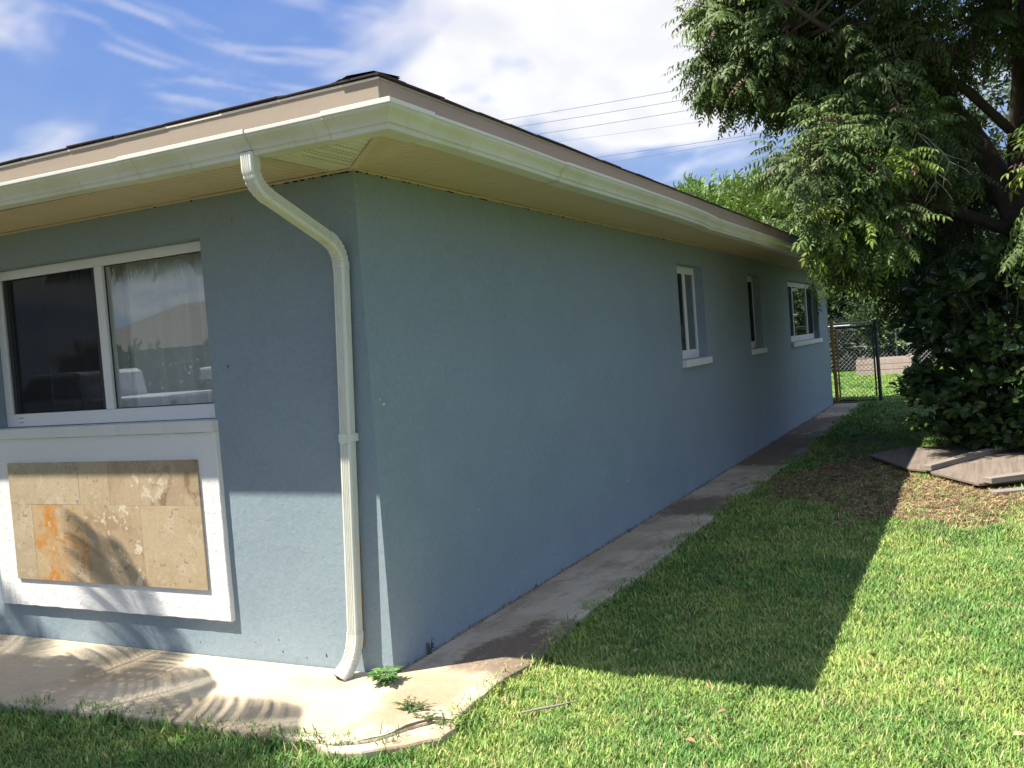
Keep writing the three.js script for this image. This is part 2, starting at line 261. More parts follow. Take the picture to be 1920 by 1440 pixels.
{
  const rr = rng(11), rough = (a, b, step, amp) => { const o = []; const n = Math.max(1, Math.round(Math.hypot(b[0] - a[0], b[1] - a[1]) / step)); for (let i = 0; i < n; i++) { const t = i / n; o.push([mix(a[0], b[0], t) + (i ? amp * (rr() - 0.5) : 0), mix(a[1], b[1], t) + (i ? amp * (rr() - 0.5) : 0)]); } return o; };
  const chain = (pts, step, amp) => { let o = []; for (let i = 0; i < pts.length - 1; i++) o = o.concat(rough(pts[i], pts[i + 1], step, amp)); o.push(pts[pts.length - 1]); return o; };
  const crack = [[0.10, 0.752], [0.22, 0.742], [0.30, 0.705], [0.36, 0.655], [0.40, 0.57], [0.435, 0.505], [0.50, 0.43], [0.565, 0.385]];
  const side = slabEdge.filter(([z]) => z > -2.6 && z < 0.38).map(([z, x]) => [x, z]);
  const front = apronEdge.filter(([x]) => x < 0.05).map(([x, z]) => [x, z]);
  slab('front_apron', [...chain([[-4.6, 0.003], ...front, ...crack], 0.07, 0.014), ...chain([[0.565, 0.372], ...side.slice().reverse(), [0.552, -2.597]], 0.09, 0.016), [0.003, -2.597], [0.003, 0.003]], M.apron);
  slab('broken_slab_corner', [...chain([[0.13, 0.768], [0.24, 0.756], [0.315, 0.716], [0.375, 0.664], [0.415, 0.578], [0.45, 0.512], [0.512, 0.44], [0.575, 0.397]].map(([x, z]) => [x - 0.007, z - 0.008]), 0.06, 0.006), ...chain([[0.61, 0.45], [0.60, 0.56], [0.50, 0.66], [0.36, 0.765], [0.22, 0.80]], 0.06, 0.014)], M.apron, -0.008);
  const far = slabEdge.filter(([z]) => z < -2.6).map(([z, x]) => [x, z]);
  slab('side_path', [[0.003, -14.9], ...chain([...far, [0.552, -2.606]], 0.16, 0.02), [0.003, -2.606]], M.path, -0.002);
}

// ---------------------------------------------------------------- the house
const house = thing('house', 'single-storey blue-grey stucco house with beige eaves and white gutters', 'house');
const T = 0.2, HS = 2.43, HL = 14.6, HW = -12;
const rectHole = (x0, x1, y0, y1) => { const h = new THREE.Path(); h.moveTo(x0, y0); h.lineTo(x0, y1); h.lineTo(x1, y1); h.lineTo(x1, y0); h.closePath(); return h; };
const FW = { x0: -2.78, x1: -1.0, y0: 1.245, y1: 2.222 };
const SW = [[5.175, 6.09], [8.17, 8.87], [10.84, 13.56]].map(([a, b]) => ({ a, b, y0: 1.25, y1: 2.21 }));
{
  const s = new THREE.Shape([[HW, -0.11], [0, -0.11], [0, HS + 0.01], [HW, HS + 0.01]].map((p) => new THREE.Vector2(...p)));
  s.holes.push(rectHole(FW.x0, FW.x1, FW.y0, FW.y1));
  const g = new THREE.ExtrudeGeometry(s, { depth: T, bevelEnabled: false }); g.translate(0, 0, -T);
  const s2 = new THREE.Shape([[T, -0.11], [HL, -0.11], [HL, HS + 0.01], [T, HS + 0.01]].map((p) => new THREE.Vector2(...p)));
  for (const w of SW) s2.holes.push(rectHole(w.a, w.b, w.y0, w.y1));
  const g2 = new THREE.ExtrudeGeometry(s2, { depth: T, bevelEnabled: false }); g2.rotateY(Math.PI / 2); g2.translate(-T, 0, 0);
  const ft = part('front_wall', boxUV(g), M.wall, house); const sd = part('side_wall', boxUV(g2), M.wall, house);
  part('back_wall', box(HW, -T, -0.11, HS + 0.01, -HL, -HL + T), M.wall, house);
  part('end_wall', box(HW, HW + T, -0.11, HS + 0.01, -HL + T, -T), M.wall, house);
  part('floor', box(HW + T, -T, 0.02, 0.1, -HL + T, -T), M.room, house);
  part('ceiling', box(HW + T, -T, 2.40, 2.43, -HL + T, -T), M.room, house);
  for (const [x0, x1, z0, z1] of [[-4.2, -4.1, -4.2, -T], [-4.2, -T, -4.3, -4.2], [-3.0, -T, -7.3, -7.2], [-3.0, -T, -10.0, -9.9], [-3.0, -2.9, -HL + T, -7.3]]) part('partition', box(x0, x1, 0.1, 2.40, z0, z1), M.room, house);
  // small paint chips and a bare strip beside the downspout
  const rr = rng(5); const chip = (cx, cy, w, h, axis, mat) => {
    const pts = []; for (let k = 0; k < 9; k++) { const a = k / 9 * 6.283, r = 0.5 + 0.5 * rr(); pts.push(new THREE.Vector2(Math.cos(a) * w / 2 * r, Math.sin(a) * h / 2 * r)); }
    const q = new THREE.ExtrudeGeometry(new THREE.Shape(pts), { depth: 0.0012, bevelEnabled: false });
    if (axis === 'x') { q.rotateY(Math.PI / 2); q.translate(0.0002, cy, -cx); part('paint_chip', boxUV(q), mat, sd); } else { q.translate(cx, cy, 0.0002); part('paint_chip', boxUV(q), mat, ft); }
  };
  const pale = std({ color: rgb(0.55, 0.55, 0.53) }), tanM = std({ color: rgb(0.36, 0.23, 0.13), roughness: 0.95 }), dk = std({ color: rgb(0.05, 0.05, 0.05) });
  chip(0.095, 1.300, 0.035, 0.02, 'x', pale); chip(0.07, 1.325, 0.015, 0.018, 'x', pale); chip(3.42, 0.385, 0.02, 0.05, 'x', pale); chip(0.95, 0.62, 0.012, 0.02, 'x', pale); chip(2.2, 1.72, 0.012, 0.012, 'x', dk);
  chip(-0.769, 2.285, 0.012, 0.05, 'z', tanM); chip(-0.88, 1.541, 0.012, 0.025, 'z', dk); chip(-0.40, 0.06, 0.01, 0.03, 'z', dk);
  for (let k = 0; k < 15; k++) chip(-0.25 - 0.45 * rr() - (k > 5 ? 1.6 * rr() : 0), 0.02 + 0.24 * rr() * rr(), 0.004 + 0.004 * rr(), 0.006 + 0.010 * rr(), 'z', rr() < 0.6 ? dk : pale);
  for (let k = 0; k < 15; k++) chip(-0.166 + 0.003 * (rr() - 0.5) + 0.028 * k / 15, 0.14 + 0.55 * k / 15, 0.016 + 0.010 * rr(), 0.07, 'z', tanM);
}
// roof: a hip over everything, shingle tabs along the eaves
const EV = 0.536, RY = 2.645, PITCH = 0.30;
{
  const x0 = HW - EV, x1 = EV, z0 = -HL - EV, z1 = EV, half = (x1 - x0) / 2, ry = RY + PITCH * half, cx = (x0 + x1) / 2;
  const A = [x0, RY, z1], B = [x1, RY, z1], C = [x1, RY, z0], D = [x0, RY, z0], R1 = [cx, ry, z1 - half], R2 = [cx, ry, z0 + half];
  const pos = []; const tri = (...p) => p.forEach((q) => pos.push(...q)); tri(A, B, R1); tri(B, C, R2); tri(B, R2, R1); tri(C, D, R2); tri(D, A, R1); tri(D, R1, R2);
  const dn = (p) => [p[0], p[1] - 0.007, p[2]]; tri(dn(A), dn(C), dn(B)); tri(dn(A), dn(D), dn(C)); for (const [p, q] of [[A, B], [B, C], [C, D], [D, A]]) { tri(p, dn(p), q); tri(q, dn(p), dn(q)); }
  const g = new THREE.BufferGeometry(); g.setAttribute('position', new THREE.Float32BufferAttribute(pos, 3)); g.computeVertexNormals();
  const roof = part('roof', boxUV(g), M.shingle[0], house);
  const rr = rng(21), tabs = [0, 1, 2].map((k) => { const q = new RoundedBoxGeometry(0.318, 0.008, 0.17, 1, 0.003); const p = q.attributes.position; for (let i = 0; i < p.count; i++) if (p.getZ(i) > 0.05) p.setY(i, p.getY(i) + 0.006 * (vn(p.getX(i) * 14 + k * 9, 3, 700 + k) - 0.6)); q.computeVertexNormals(); return q; });
  const tilt = Math.atan(PITCH);
  const put = (s, side) => {
    const m = part('shingle', tabs[Math.floor(rr() * 3)], M.shingle[Math.floor(rr() * 3)], roof); const out = EV - 0.074 + 0.007 * rr(), lift = 0.004 + 0.005 * rr();
    const y = RY + lift + 0.065 * PITCH; m.rotation.order = 'YXZ';
    if (side) { m.position.set(out, y, -s); m.rotation.set(tilt + 0.02 * (rr() - 0.5), Math.PI / 2, 0.02 * (rr() - 0.5)); } else { m.position.set(-s, y, out); m.rotation.set(tilt + 0.02 * (rr() - 0.5), 0, 0.02 * (rr() - 0.5)); }
  };
  for (let s = -0.19; s < 4.4; s += 0.324) put(s, false); for (let s = -0.19; s < 15.1; s += 0.324) put(s, true);
  for (const side of [false, true]) { // tabs cut along the hip
    const E2 = EV + 0.014, pts = [[0.352, E2], [E2, E2], [0.352, 0.375]], top = pts.map(([x, z]) => [x, RY + 0.010 + PITCH * (EV - z), z]), pos2 = []; const T3 = (...p) => p.forEach(([x, y, z]) => pos2.push(...(side ? [z, y, x] : [x, y, z]))), low = top.map(([x, y, z]) => [x, y - 0.008, z]);
    T3(top[0], top[1], top[2]); T3(low[0], low[2], low[1]); for (let i = 0; i < 3; i++) { const j = (i + 1) % 3; T3(top[i], low[i], top[j]); T3(top[j], low[i], low[j]); }
    const q = new THREE.BufferGeometry(); q.setAttribute('position', new THREE.Float32BufferAttribute(pos2, 3)); q.computeVertexNormals(); part('cut_shingle', boxUV(q), M.shingle[1], roof);
  }
  // hip caps
  const cap = (() => { const q = new THREE.PlaneGeometry(0.22, 0.28, 6, 2); q.rotateX(-Math.PI / 2); const p = q.attributes.position; for (let i = 0; i < p.count; i++) p.setY(i, -0.36 * Math.abs(p.getX(i)) * 0.55); q.computeVertexNormals(); const t = q.clone(); t.translate(0, -0.006, 0); return merge([q, t]); })();
  for (let k = 0; k < 9; k++) { const m = part('hip_cap', cap, M.shingle[k % 3], roof), d = 0.15 + 0.135 * k; m.rotation.order = 'YXZ'; m.position.set(EV - d, RY + PITCH * d + 0.019 + 0.002 * rr(), EV - d); m.rotation.set(Math.atan(PITCH / 1.414) - 0.02, Math.PI / 4, 0); }
}
// fascia, drip edge
part('fascia_board', box(HW - 0.53, 0.533, 2.418, 2.638, 0.512, 0.533, 0.002), M.fascia, house);
part('fascia_board', box(0.512, 0.533, 2.418, 2.638, -HL - 0.53, 0.510, 0.002), M.fascia, house);
part('drip_edge', box(HW - 0.53, 0.5385, 2.630, 2.6375, 0.5335, 0.5385), M.drip, house);
part('drip_edge', box(0.5335, 0.5385, 2.630, 2.6375, -HL - 0.53, 0.532), M.fascia, house);
// soffit panels, each a ribbed vinyl board running out from the wall
{
  const soffit = new THREE.Group(); soffit.name = 'soffit'; house.add(soffit);
  const prof = []; // across the panel: three flutes
  for (let k = 0; k < 3; k++) { const o = k * 0.1; prof.push([o + 0.002, 0], [o + 0.044, 0], [o + 0.047, 0.006], [o + 0.051, 0.006], [o + 0.054, 0], [o + 0.093, 0], [o + 0.096, 0.006], [o + 0.100, 0.006]); }
  prof.push([0.303, 0.006]); prof.unshift([0.0, 0.006]);
  const strip = (len) => flatN(gridGeo([prof.map(([s, h]) => [s, h, 0]), prof.map(([s, h]) => [s, h, len])]));
  const gf = strip(0.505);
  const rr = rng(31);
  for (let k = 0; k < 15; k++) { const m = part('soffit_panel', gf, M.soffit, soffit); m.position.set(-0.115 - 0.3 * (k + 1), 2.4315 + 0.003 * (rr() - 0.5), 0.006); }
  for (let k = 0; k < 49; k++) { const m = part('soffit_panel', gf, M.soffit, soffit); m.rotation.y = Math.PI / 2; m.position.set(0.006, 2.4315 + 0.003 * (rr() - 0.5), -0.005 - 0.3 * k); }
  // the corner: mitred pieces clipped along the diagonal
  const cut = (s0, s1, swap) => { const rows = [[], []]; for (let s = s0; s < s1 - 1e-6; s += 0.1) for (const [o, h] of [[0.002, 0], [0.044, 0], [0.047, 0.006], [0.051, 0.006], [0.054, 0], [0.093, 0], [0.096, 0.006], [0.1, 0.006]]) { const q = Math.min(s + o, s1); const e = Math.max(0.006, q); rows[0].push(swap ? [e, h, q] : [q, h, e]); rows[1].push(swap ? [0.511, h, q] : [q, h, 0.511]); } return flatN(gridGeo(rows)); };
  const a = part('pale_soffit_panel', cut(-0.115, 0.5), M.soffitPale, soffit); a.position.y = 2.431; a.userData.label = 'paler newer corner soffit panel with rows of vent holes';
  const b = part('soffit_panel', cut(-0.005, 0.5, true), M.soffit, soffit); b.position.y = 2.431;
  b.scale.set(1, 1, 1);
  const dia = box(-0.016, 0.016, 2.422, 2.4295, 0.015, 0.69, 0.003); const dm = part('mitre_trim', dia, M.soffit, soffit); dm.rotation.y = Math.PI / 4; dm.position.set(0.005, 0, 0.005);
  part('panel_seam', box(-0.129, -0.113, 2.4255, 2.4305, 0.01, 0.511, 0.002), M.soffit, soffit);
  part('wall_channel', box(-8, 0.0, 2.419, 2.4285, 0.001, 0.012), M.soffit, soffit); part('wall_channel', box(0.001, 0.012, 2.419, 2.4285, -HL, -0.001), M.soffit, soffit);
  part('edge_channel', box(-8, 0.505, 2.419, 2.4275, 0.498, 0.511), M.soffit, soffit); part('edge_channel', box(0.498, 0.511, 2.419, 2.4275, -HL, 0.497), M.soffit, soffit);
  // vent holes in the pale panel
  const holes = []; for (let r = 0; r < 6; r++) for (let k = 0; k < 16; k++) { const x = 0.02 + 0.042 * r + (r % 2) * 0.012, z = x + 0.05 + 0.021 * k; if (z < 0.49) holes.push(box(x, x + 0.004, 2.4296, 2.4305, z, z + 0.010)); }
  const hm = part('vent_hole', merge(holes), M.hole, a); hm.position.y = -2.431; hm.userData.kind = 'stuff';
  // cobweb dust along the wall joint
  const dirt = []; for (let k = 0; k < 70; k++) { const s = rr(), L = 0.006 + 0.03 * rr() * rr(); if (k < 30) { const x = -0.02 - 0.45 * s * s - (k > 20 ? s * 1.6 : 0); dirt.push(box(x - L, x, 2.412 + 0.004 * rr(), 2.419, 0.0012, 0.006 + 0.006 * rr())); } else { const z = 0.02 + 5 * s * s; dirt.push(box(0.0012, 0.005 + 0.006 * rr(), 2.412 + 0.005 * rr(), 2.419, -z - L, -z)); } }
  const dd = part('cobweb_dirt', merge(dirt), M.hole, soffit); dd.userData.kind = 'stuff';
}
// gutter: K-style, mitred at the corner
const GP = [[0.004, 0.088], [0.004, 0.0], [0.076, 0.0], [0.080, 0.003], [0.082, 0.017], [0.090, 0.021], [0.092, 0.030], [0.098, 0.043], [0.108, 0.054], [0.118, 0.062], [0.124, 0.070], [0.125, 0.082]];
const LIP = [[0.125, 0.080], [0.131, 0.082], [0.132, 0.094], [0.126, 0.097], [0.112, 0.095], [0.112, 0.088]];
const sag = (z) => lerpT([[-15.2, 2.372], [-8, 2.376], [-6.7, 2.381], [-5.2, 2.382], [-4.45, 2.379], [-4.2, 2.378], [-3.95, 2.392], [-3.4, 2.402], [-2.2, 2.404], [-1.1, 2.402], [-0.5, 2.408], [0, 2.410]], z);
const fsag = (x) => lerpT([[-8, 2.428], [-1.6, 2.420], [-0.75, 2.412], [0, 2.410]], x);
{
  const gut = new THREE.Group(); gut.name = 'gutter'; house.add(gut);
  const ring = (prof, kind, s, grow) => prof.map(([d, h], i) => { const e = 0.533 + d + (d > 0.02 ? grow : 0), y = (h < 0.01 ? h - grow : h + (h > 0.085 ? grow : 0)); return kind === 'f' ? [s, fsag(s) + y, e] : kind === 's' ? [e, sag(s) + y, s] : [e, 2.410 + y, e]; });
  const run = (name, secs, grow) => { const P = (p) => toCreasedNormals(gridGeo(secs.map(([k, s]) => ring(p, k, s, grow))), 0.42); const m = part(name, P(GP), M.gutter, gut); part('rolled_lip', P(LIP), M.gutterLip, m); return m; };
  const F_ = (a, b) => { const o = []; for (let i = 0; i <= 6; i++) o.push(['f', mix(a, b, i / 6)]); return o; }, S_ = (a, b) => { const o = []; for (let i = 0; i <= 10; i++) o.push(['s', mix(a, b, i / 10)]); return o; };
  run('gutter_section', F_(-8, -0.72), 0); run('gutter_section', F_(-0.80, -0.06), 0.0035); run('gutter_section', F_(-0.12, 0.37), 0);
  run('corner_section', [['f', 0.34], ['c', 0], ['s', 0.34]], 0.005);
  run('gutter_section', S_(0.37, -1.10), 0); run('gutter_section', S_(-1.02, -4.22), 0.0035); run('gutter_section', S_(-4.16, -9), 0); run('gutter_section', S_(-8.9, -15.1), 0.0035);
  part('end_cap', box(0.537, 0.66, 2.373, 2.46, -15.103, -15.1), M.gutter, gut);
  // sealed joints
  for (const x of [-0.72, 0.345]) { const r = ring(GP.slice(1), 'f', x, 0.006), r2 = ring(GP.slice(1), 'f', x + 0.004, 0.006); part('joint_seal', gridGeo([r, r2]), M.soffit, gut); }
}
// downspout: a rounded, ribbed rectangle swept along a path
function sweepRect(path, w, d, { pinch = null, u0 = null, ribs = true } = {}) {
  const P = path.map((p) => new THREE.Vector3(...p)), n = P.length, sec = [];
  const r = 0.012, corner = (cx, cy, a0) => { for (let k = 0; k <= 3; k++) { const a = a0 + k / 3 * Math.PI / 2; sec.push([cx + r * Math.cos(a), cy + r * Math.sin(a)]); } };
  const X = w / 2 - r, Y = d / 2 - r, flute = (ax, ay, bx, by, nx, ny) => { if (!ribs) return; const N = 4; for (let k = 0; k < N; k++) for (const [t, h] of [[0.15, 0], [0.32, -0.0045], [0.68, -0.0045], [0.85, 0]]) { const q = (k + t) / N; sec.push([mix(ax, bx, q) + nx * h, mix(ay, by, q) + ny * h]); } };
  corner(X, Y, 0); flute(X, d / 2, -X, d / 2, 0, 1); corner(-X, Y, Math.PI / 2); flute(-w / 2, Y, -w / 2, -Y, -1, 0); corner(-X, -Y, Math.PI); flute(-X, -d / 2, X, -d / 2, 0, -1); corner(X, -Y, 1.5 * Math.PI); flute(w / 2, -Y, w / 2, Y, 1, 0); sec.push(sec[0]);
  let ux = u0 ? new THREE.Vector3(...u0) : new THREE.Vector3(1, 0, 0);
  const rows = P.map((p, i) => {
    const t = P[Math.min(n - 1, i + 1)].clone().sub(P[Math.max(0, i - 1)]).normalize(); ux = ux.clone().sub(t.clone().multiplyScalar(ux.dot(t))).normalize(); const uy = ux.clone().cross(t).negate(), s = pinch ? pinch(i / (n - 1), i) : 1;
    return sec.map(([a, b]) => [p.x + (ux.x * a + uy.x * b) * s, p.y + (ux.y * a + uy.y * b) * s, p.z + (ux.z * a + uy.z * b) * s]);
  });
  return toCreasedNormals(gridGeo(rows), 0.5);
}
{
  const ds = new THREE.Group(); ds.name = 'downspout'; house.add(ds); const w = 0.062, d = 0.058;
  const bez = (a, b, c, n) => { const o = []; for (let i = 0; i <= n; i++) { const t = i / n; o.push([0, 1, 2].map((k) => (1 - t) ** 2 * a[k] + 2 * t * (1 - t) * b[k] + t * t * c[k])); } return o; };
  const lerp3 = (a, b, n) => { const o = []; for (let i = 0; i <= n; i++) o.push([0, 1, 2].map((k) => mix(a[k], b[k], i / n))); return o; };
  const crimp = (t, i) => (i % 3 === 1 && t > 0.25 && t < 0.9 ? 0.965 : 1.06);
  const zf = 0.605, zw = 0.046;
  const A0 = [-0.088, 2.375, zf], A1 = [-0.088, 2.292, zf + 0.004], A2 = [-0.087, 2.252, 0.515];
  const B0 = [-0.079, 2.105, 0.150], B1 = [-0.078, 2.066, zw - 0.004], B2 = [-0.080, 1.955, zw];
  part('upper_elbow', sweepRect([[-0.088, 2.425, zf], [-0.088, 2.40, zf], ...bez(A0, A1, A2, 21)], w, d, { pinch: crimp }), M.downspout, ds);
  part('offset_pipe', sweepRect(lerp3([-0.0872, 2.258, 0.530], [-0.0790, 2.100, 0.138], 4), w, d), M.downspout, ds);
  part('lower_elbow', sweepRect(bez(B0, B1, B2, 24), w, d, { pinch: crimp }), M.downspout, ds);
  part('pipe', sweepRect(lerp3([-0.0795, 1.965, zw], [-0.1775, 0.20, zw], 10), w, d), M.downspout, ds);
  const shoe = sweepRect(bez([-0.1765, 0.212, zw], [-0.184, 0.075, zw + 0.004], [-0.222, 0.002, 0.135], 21), w, d, { pinch: (t, i) => (i % 3 === 1 && t > 0.3 && t < 0.8 ? 1.05 : 1.10) + 0.22 * sm(0.6, 1, t) });
  part('bottom_shoe', shoe, M.downspout, ds);
  // crimp lines of the elbows: thin dark dirt-filled grooves standing on the metal
  const rings = (path, idx, parent, s = 1.035) => { for (const i of idx) { const a = path[i], b = path[i + 1]; const m0 = [0, 1, 2].map((k) => mix(a[k], b[k], 0.40)), m1 = [0, 1, 2].map((k) => mix(a[k], b[k], 0.62)); part('crimp_line', sweepRect([m0, m1], w * s, d * s, { ribs: false }), M.crimp, parent); } };
  rings(bez(A0, A1, A2, 60), [59], ds, 1.065); rings(bez(B0, B1, B2, 60), [1], ds, 1.065); rings(bez(B0, B1, B2, 80), [78], ds, 1.062);
  rings(bez([-0.1765, 0.212, zw], [-0.184, 0.075, zw + 0.004], [-0.222, 0.002, 0.135], 90), [1], ds, 1.115); for (const i of [42, 52, 62, 72, 82, 92]) rings(bez([-0.1765, 0.212, zw], [-0.184, 0.075, zw + 0.004], [-0.222, 0.002, 0.135], 130), [i], ds, 1.122 + 0.22 * sm(0.6, 1, i / 130)); rings(bez(B0, B1, B2, 110), [34, 44, 54, 64, 74, 84], ds, 1.062);
  const lm = (y) => mix(-0.0795, -0.1775, (1.965 - y) / 1.765);
  const st = part('strap', box(lm(1.16) - 0.0335, lm(1.16) + 0.0335, 1.135, 1.175, 0.002, 0.076, 0.004), M.downspout, ds);
  const tab = new THREE.Shape([[-0.022, 0.022], [0.012, 0.022], [0.026, 0], [0.012, -0.022], [0.002, -0.026], [-0.008, -0.034], [-0.022, -0.022]].map((p) => new THREE.Vector2(...p)));
  const tg = new THREE.ExtrudeGeometry(tab, { depth: 0.002, bevelEnabled: false }); tg.translate(lm(1.16), 1.156, 0.0765); part('strap_tab', boxUV(tg), M.downspout, st);
}

// ---------------------------------------------------------------- front window, sill, tiled panel
{
  const w = new THREE.Group(); w.name = 'front_window'; house.add(w);
  const zf0 = -0.135, zf1 = -0.072;
  part('frame', box(FW.x0 + 0.002, FW.x1 - 0.002, 2.166, FW.y1 - 0.002, zf0, zf1, 0.003), M.vinyl, w).userData.label = 'white window head rail';
  part('frame', box(FW.x0 + 0.002, FW.x1 - 0.002, 1.272, 1.349, zf0, zf1, 0.003), M.vinyl, w);
  part('frame', box(FW.x0 + 0.002, -2.716, 1.3495, 2.1655, zf0, zf1, 0.003), M.vinyl, w);
  part('frame', box(-1.052, FW.x1 - 0.002, 1.3495, 2.1655, zf0, zf1, 0.003), M.vinyl, w);
  part('meeting_stile', box(-1.893, -1.830, 1.3495, 2.1655, zf0 + 0.005, zf1 + 0.003, 0.003), M.vinyl, w);
  for (const [x0, x1] of [[-1.829, -1.0525], [-2.7155, -1.8935]]) part('pane', box(x0, x1, 1.3495, 2.1655, -0.1005, -0.0985), M.glass, w);
  // slim dark gaskets round the panes and the insect screen of the left sash
  for (const [x0, x1, z] of [[-1.829, -1.0525, -0.094], [-2.7155, -1.8935, -0.094]]) { part('gasket', box(x0, x0 + 0.006, 1.3495, 2.1655, z, z + 0.006), M.gasket, w); part('gasket', box(x1 - 0.006, x1, 1.3495, 2.1655, z, z + 0.006), M.gasket, w); part('gasket', box(x0 + 0.006, x1 - 0.006, 1.3495, 1.3545, z, z + 0.006), M.gasket, w); part('gasket', box(x0 + 0.006, x1 - 0.006, 2.1605, 2.1655, z, z + 0.006), M.gasket, w); }
  for (const x of [-2.7, -1.925]) part('screen_frame', box(x, x + 0.031, 1.352, 2.163, -0.086, -0.078), M.gasket, w);
  part('insect_screen', box(-2.667, -1.926, 1.352, 2.163, -0.0825, -0.0815), M.screen, w).userData.label = 'dark insect screen over the left sash';
  const lip = part('weep_slots', merge([box(-2.66, -2.625, 1.322, 1.326, -0.0722, -0.0712), box(-2.66, -2.625, 1.295, 1.298, -0.0722, -0.0712), box(-1.06, -1.02, 1.305, 1.309, -0.0722, -0.0712)]), M.gasket, w); lip.userData.label = 'small dark weep slots in the bottom rail';
  part('sill', box(-2.87, -0.985, 1.208, 1.268, -0.09, 0.046, 0.005), M.sill, w).userData.label = 'projecting white window ledge';

  const p = new THREE.Group(); p.name = 'tiled_panel'; house.add(p);
  // white plaster surround: a slab with four sides round the tiles
  const rr = rng(43), s = new THREE.Shape(), pts = []; const edge = (a, b) => { const n = Math.round(Math.hypot(b[0] - a[0], b[1] - a[1]) / 0.05); for (let i = 0; i < n; i++) pts.push(new THREE.Vector2(mix(a[0], b[0], i / n) + (i ? 0.004 * (rr() - 0.5) : 0), mix(a[1], b[1], i / n) + (i ? 0.004 * (rr() - 0.5) : 0))); };
  edge([-2.835, 0.20], [-0.985, 0.20]); edge([-0.985, 0.20], [-0.985, 1.207]); edge([-0.985, 1.207], [-2.835, 1.207]); edge([-2.835, 1.207], [-2.835, 0.20]); s.setFromPoints(pts);
  const g = new THREE.ExtrudeGeometry(s, { depth: 0.026, bevelEnabled: true, bevelThickness: 0.005, bevelSize: 0.004, bevelOffset: -0.004, bevelSegments: 2 }); part('plaster_surround', boxUV(g), M.whiteStucco, p);
  const tile = (x0, x1, y0, y1, mat) => {
    const q = new RoundedBoxGeometry(x1 - x0 - 0.0010, y1 - y0 - 0.0010, 0.011, 2, 0.0008); q.translate((x0 + x1) / 2, (y0 + y1) / 2, 0.0365 + 0.0012 * rr());
    const h = q.index ? q.toNonIndexed() : q, a = h.attributes.position, uv = h.attributes.uv, ox = 0.5 * rr() * 0.2, oy = 0.1 * rr(); for (let i = 0; i < a.count; i++) uv.setXY(i, ox + (a.getX(i) - x0) / 0.70, oy + (a.getY(i) - y0) / 0.70);
    part('tile', h, mat, p);
  };
  const V = M.trav;
  tile(-2.655, -2.468, 0.364, 0.816, V.grey); tile(-2.468, -2.016, 0.364, 0.816, V.gold); tile(-2.016, -1.570, 0.364, 0.816, V.rose); tile(-1.570, -1.118, 0.364, 0.816, V.plain);
  tile(-2.655, -2.045, 0.816, 1.064, V.grey); tile(-2.045, -1.80, 0.816, 1.064, V.plain); tile(-1.80, -1.556, 0.816, 1.064, V.rose); tile(-1.556, -1.118, 0.816, 1.064, V.dark);
  part('grout', box(-2.653, -1.120, 0.366, 1.062, 0.0315, 0.0335), M.trav.plain, p);
}
// curtains behind the front window
function curtain(name, label, x0, x1, y0, y1, z, amp, freq, seed, mat, axis = 'z') {
  const rows = []; for (let i = 0; i <= 120; i++) { const t = i / 120, x = mix(x0, x1, t), k = amp * (Math.sin(t * freq * 6.283 + 3 * vn(t * 5, 1, seed)) + 0.6 * Math.sin(t * freq * 14.1 + 5 * vn(t * 6, 2, seed))); const r = []; for (let j = 0; j <= 4; j++) { const y = mix(y1, y0, j / 4), q = k * (0.75 + 0.12 * j); r.push(axis === 'z' ? [x, y, z + q] : [z + q, y, -x]); } rows.push(r); }
  const m = new THREE.Mesh(gridGeo(rows), mat); m.name = numbered(name); scene.add(m); return tag(m, label, 'curtain');
}
curtain('sheer_curtain', 'white sheer curtain hanging in folds behind the right front pane', -1.0, -1.93, 0.16, 2.3, -0.225, 0.026, 5, 3, M.curtain);
curtain('dark_curtain', 'dark grey curtain hanging behind the screened front pane', -1.97, -2.75, 0.16, 2.3, -0.36, 0.03, 3.5, 9, M.blackout);
{ const rod = new THREE.Mesh(tube([[-3, 2.33, -0.33], [-0.6, 2.33, -0.33]], 0.012, 8), M.galv); rod.name = 'curtain_rod'; scene.add(rod); tag(rod, 'thin metal curtain rod above the front window', 'curtain rod'); }

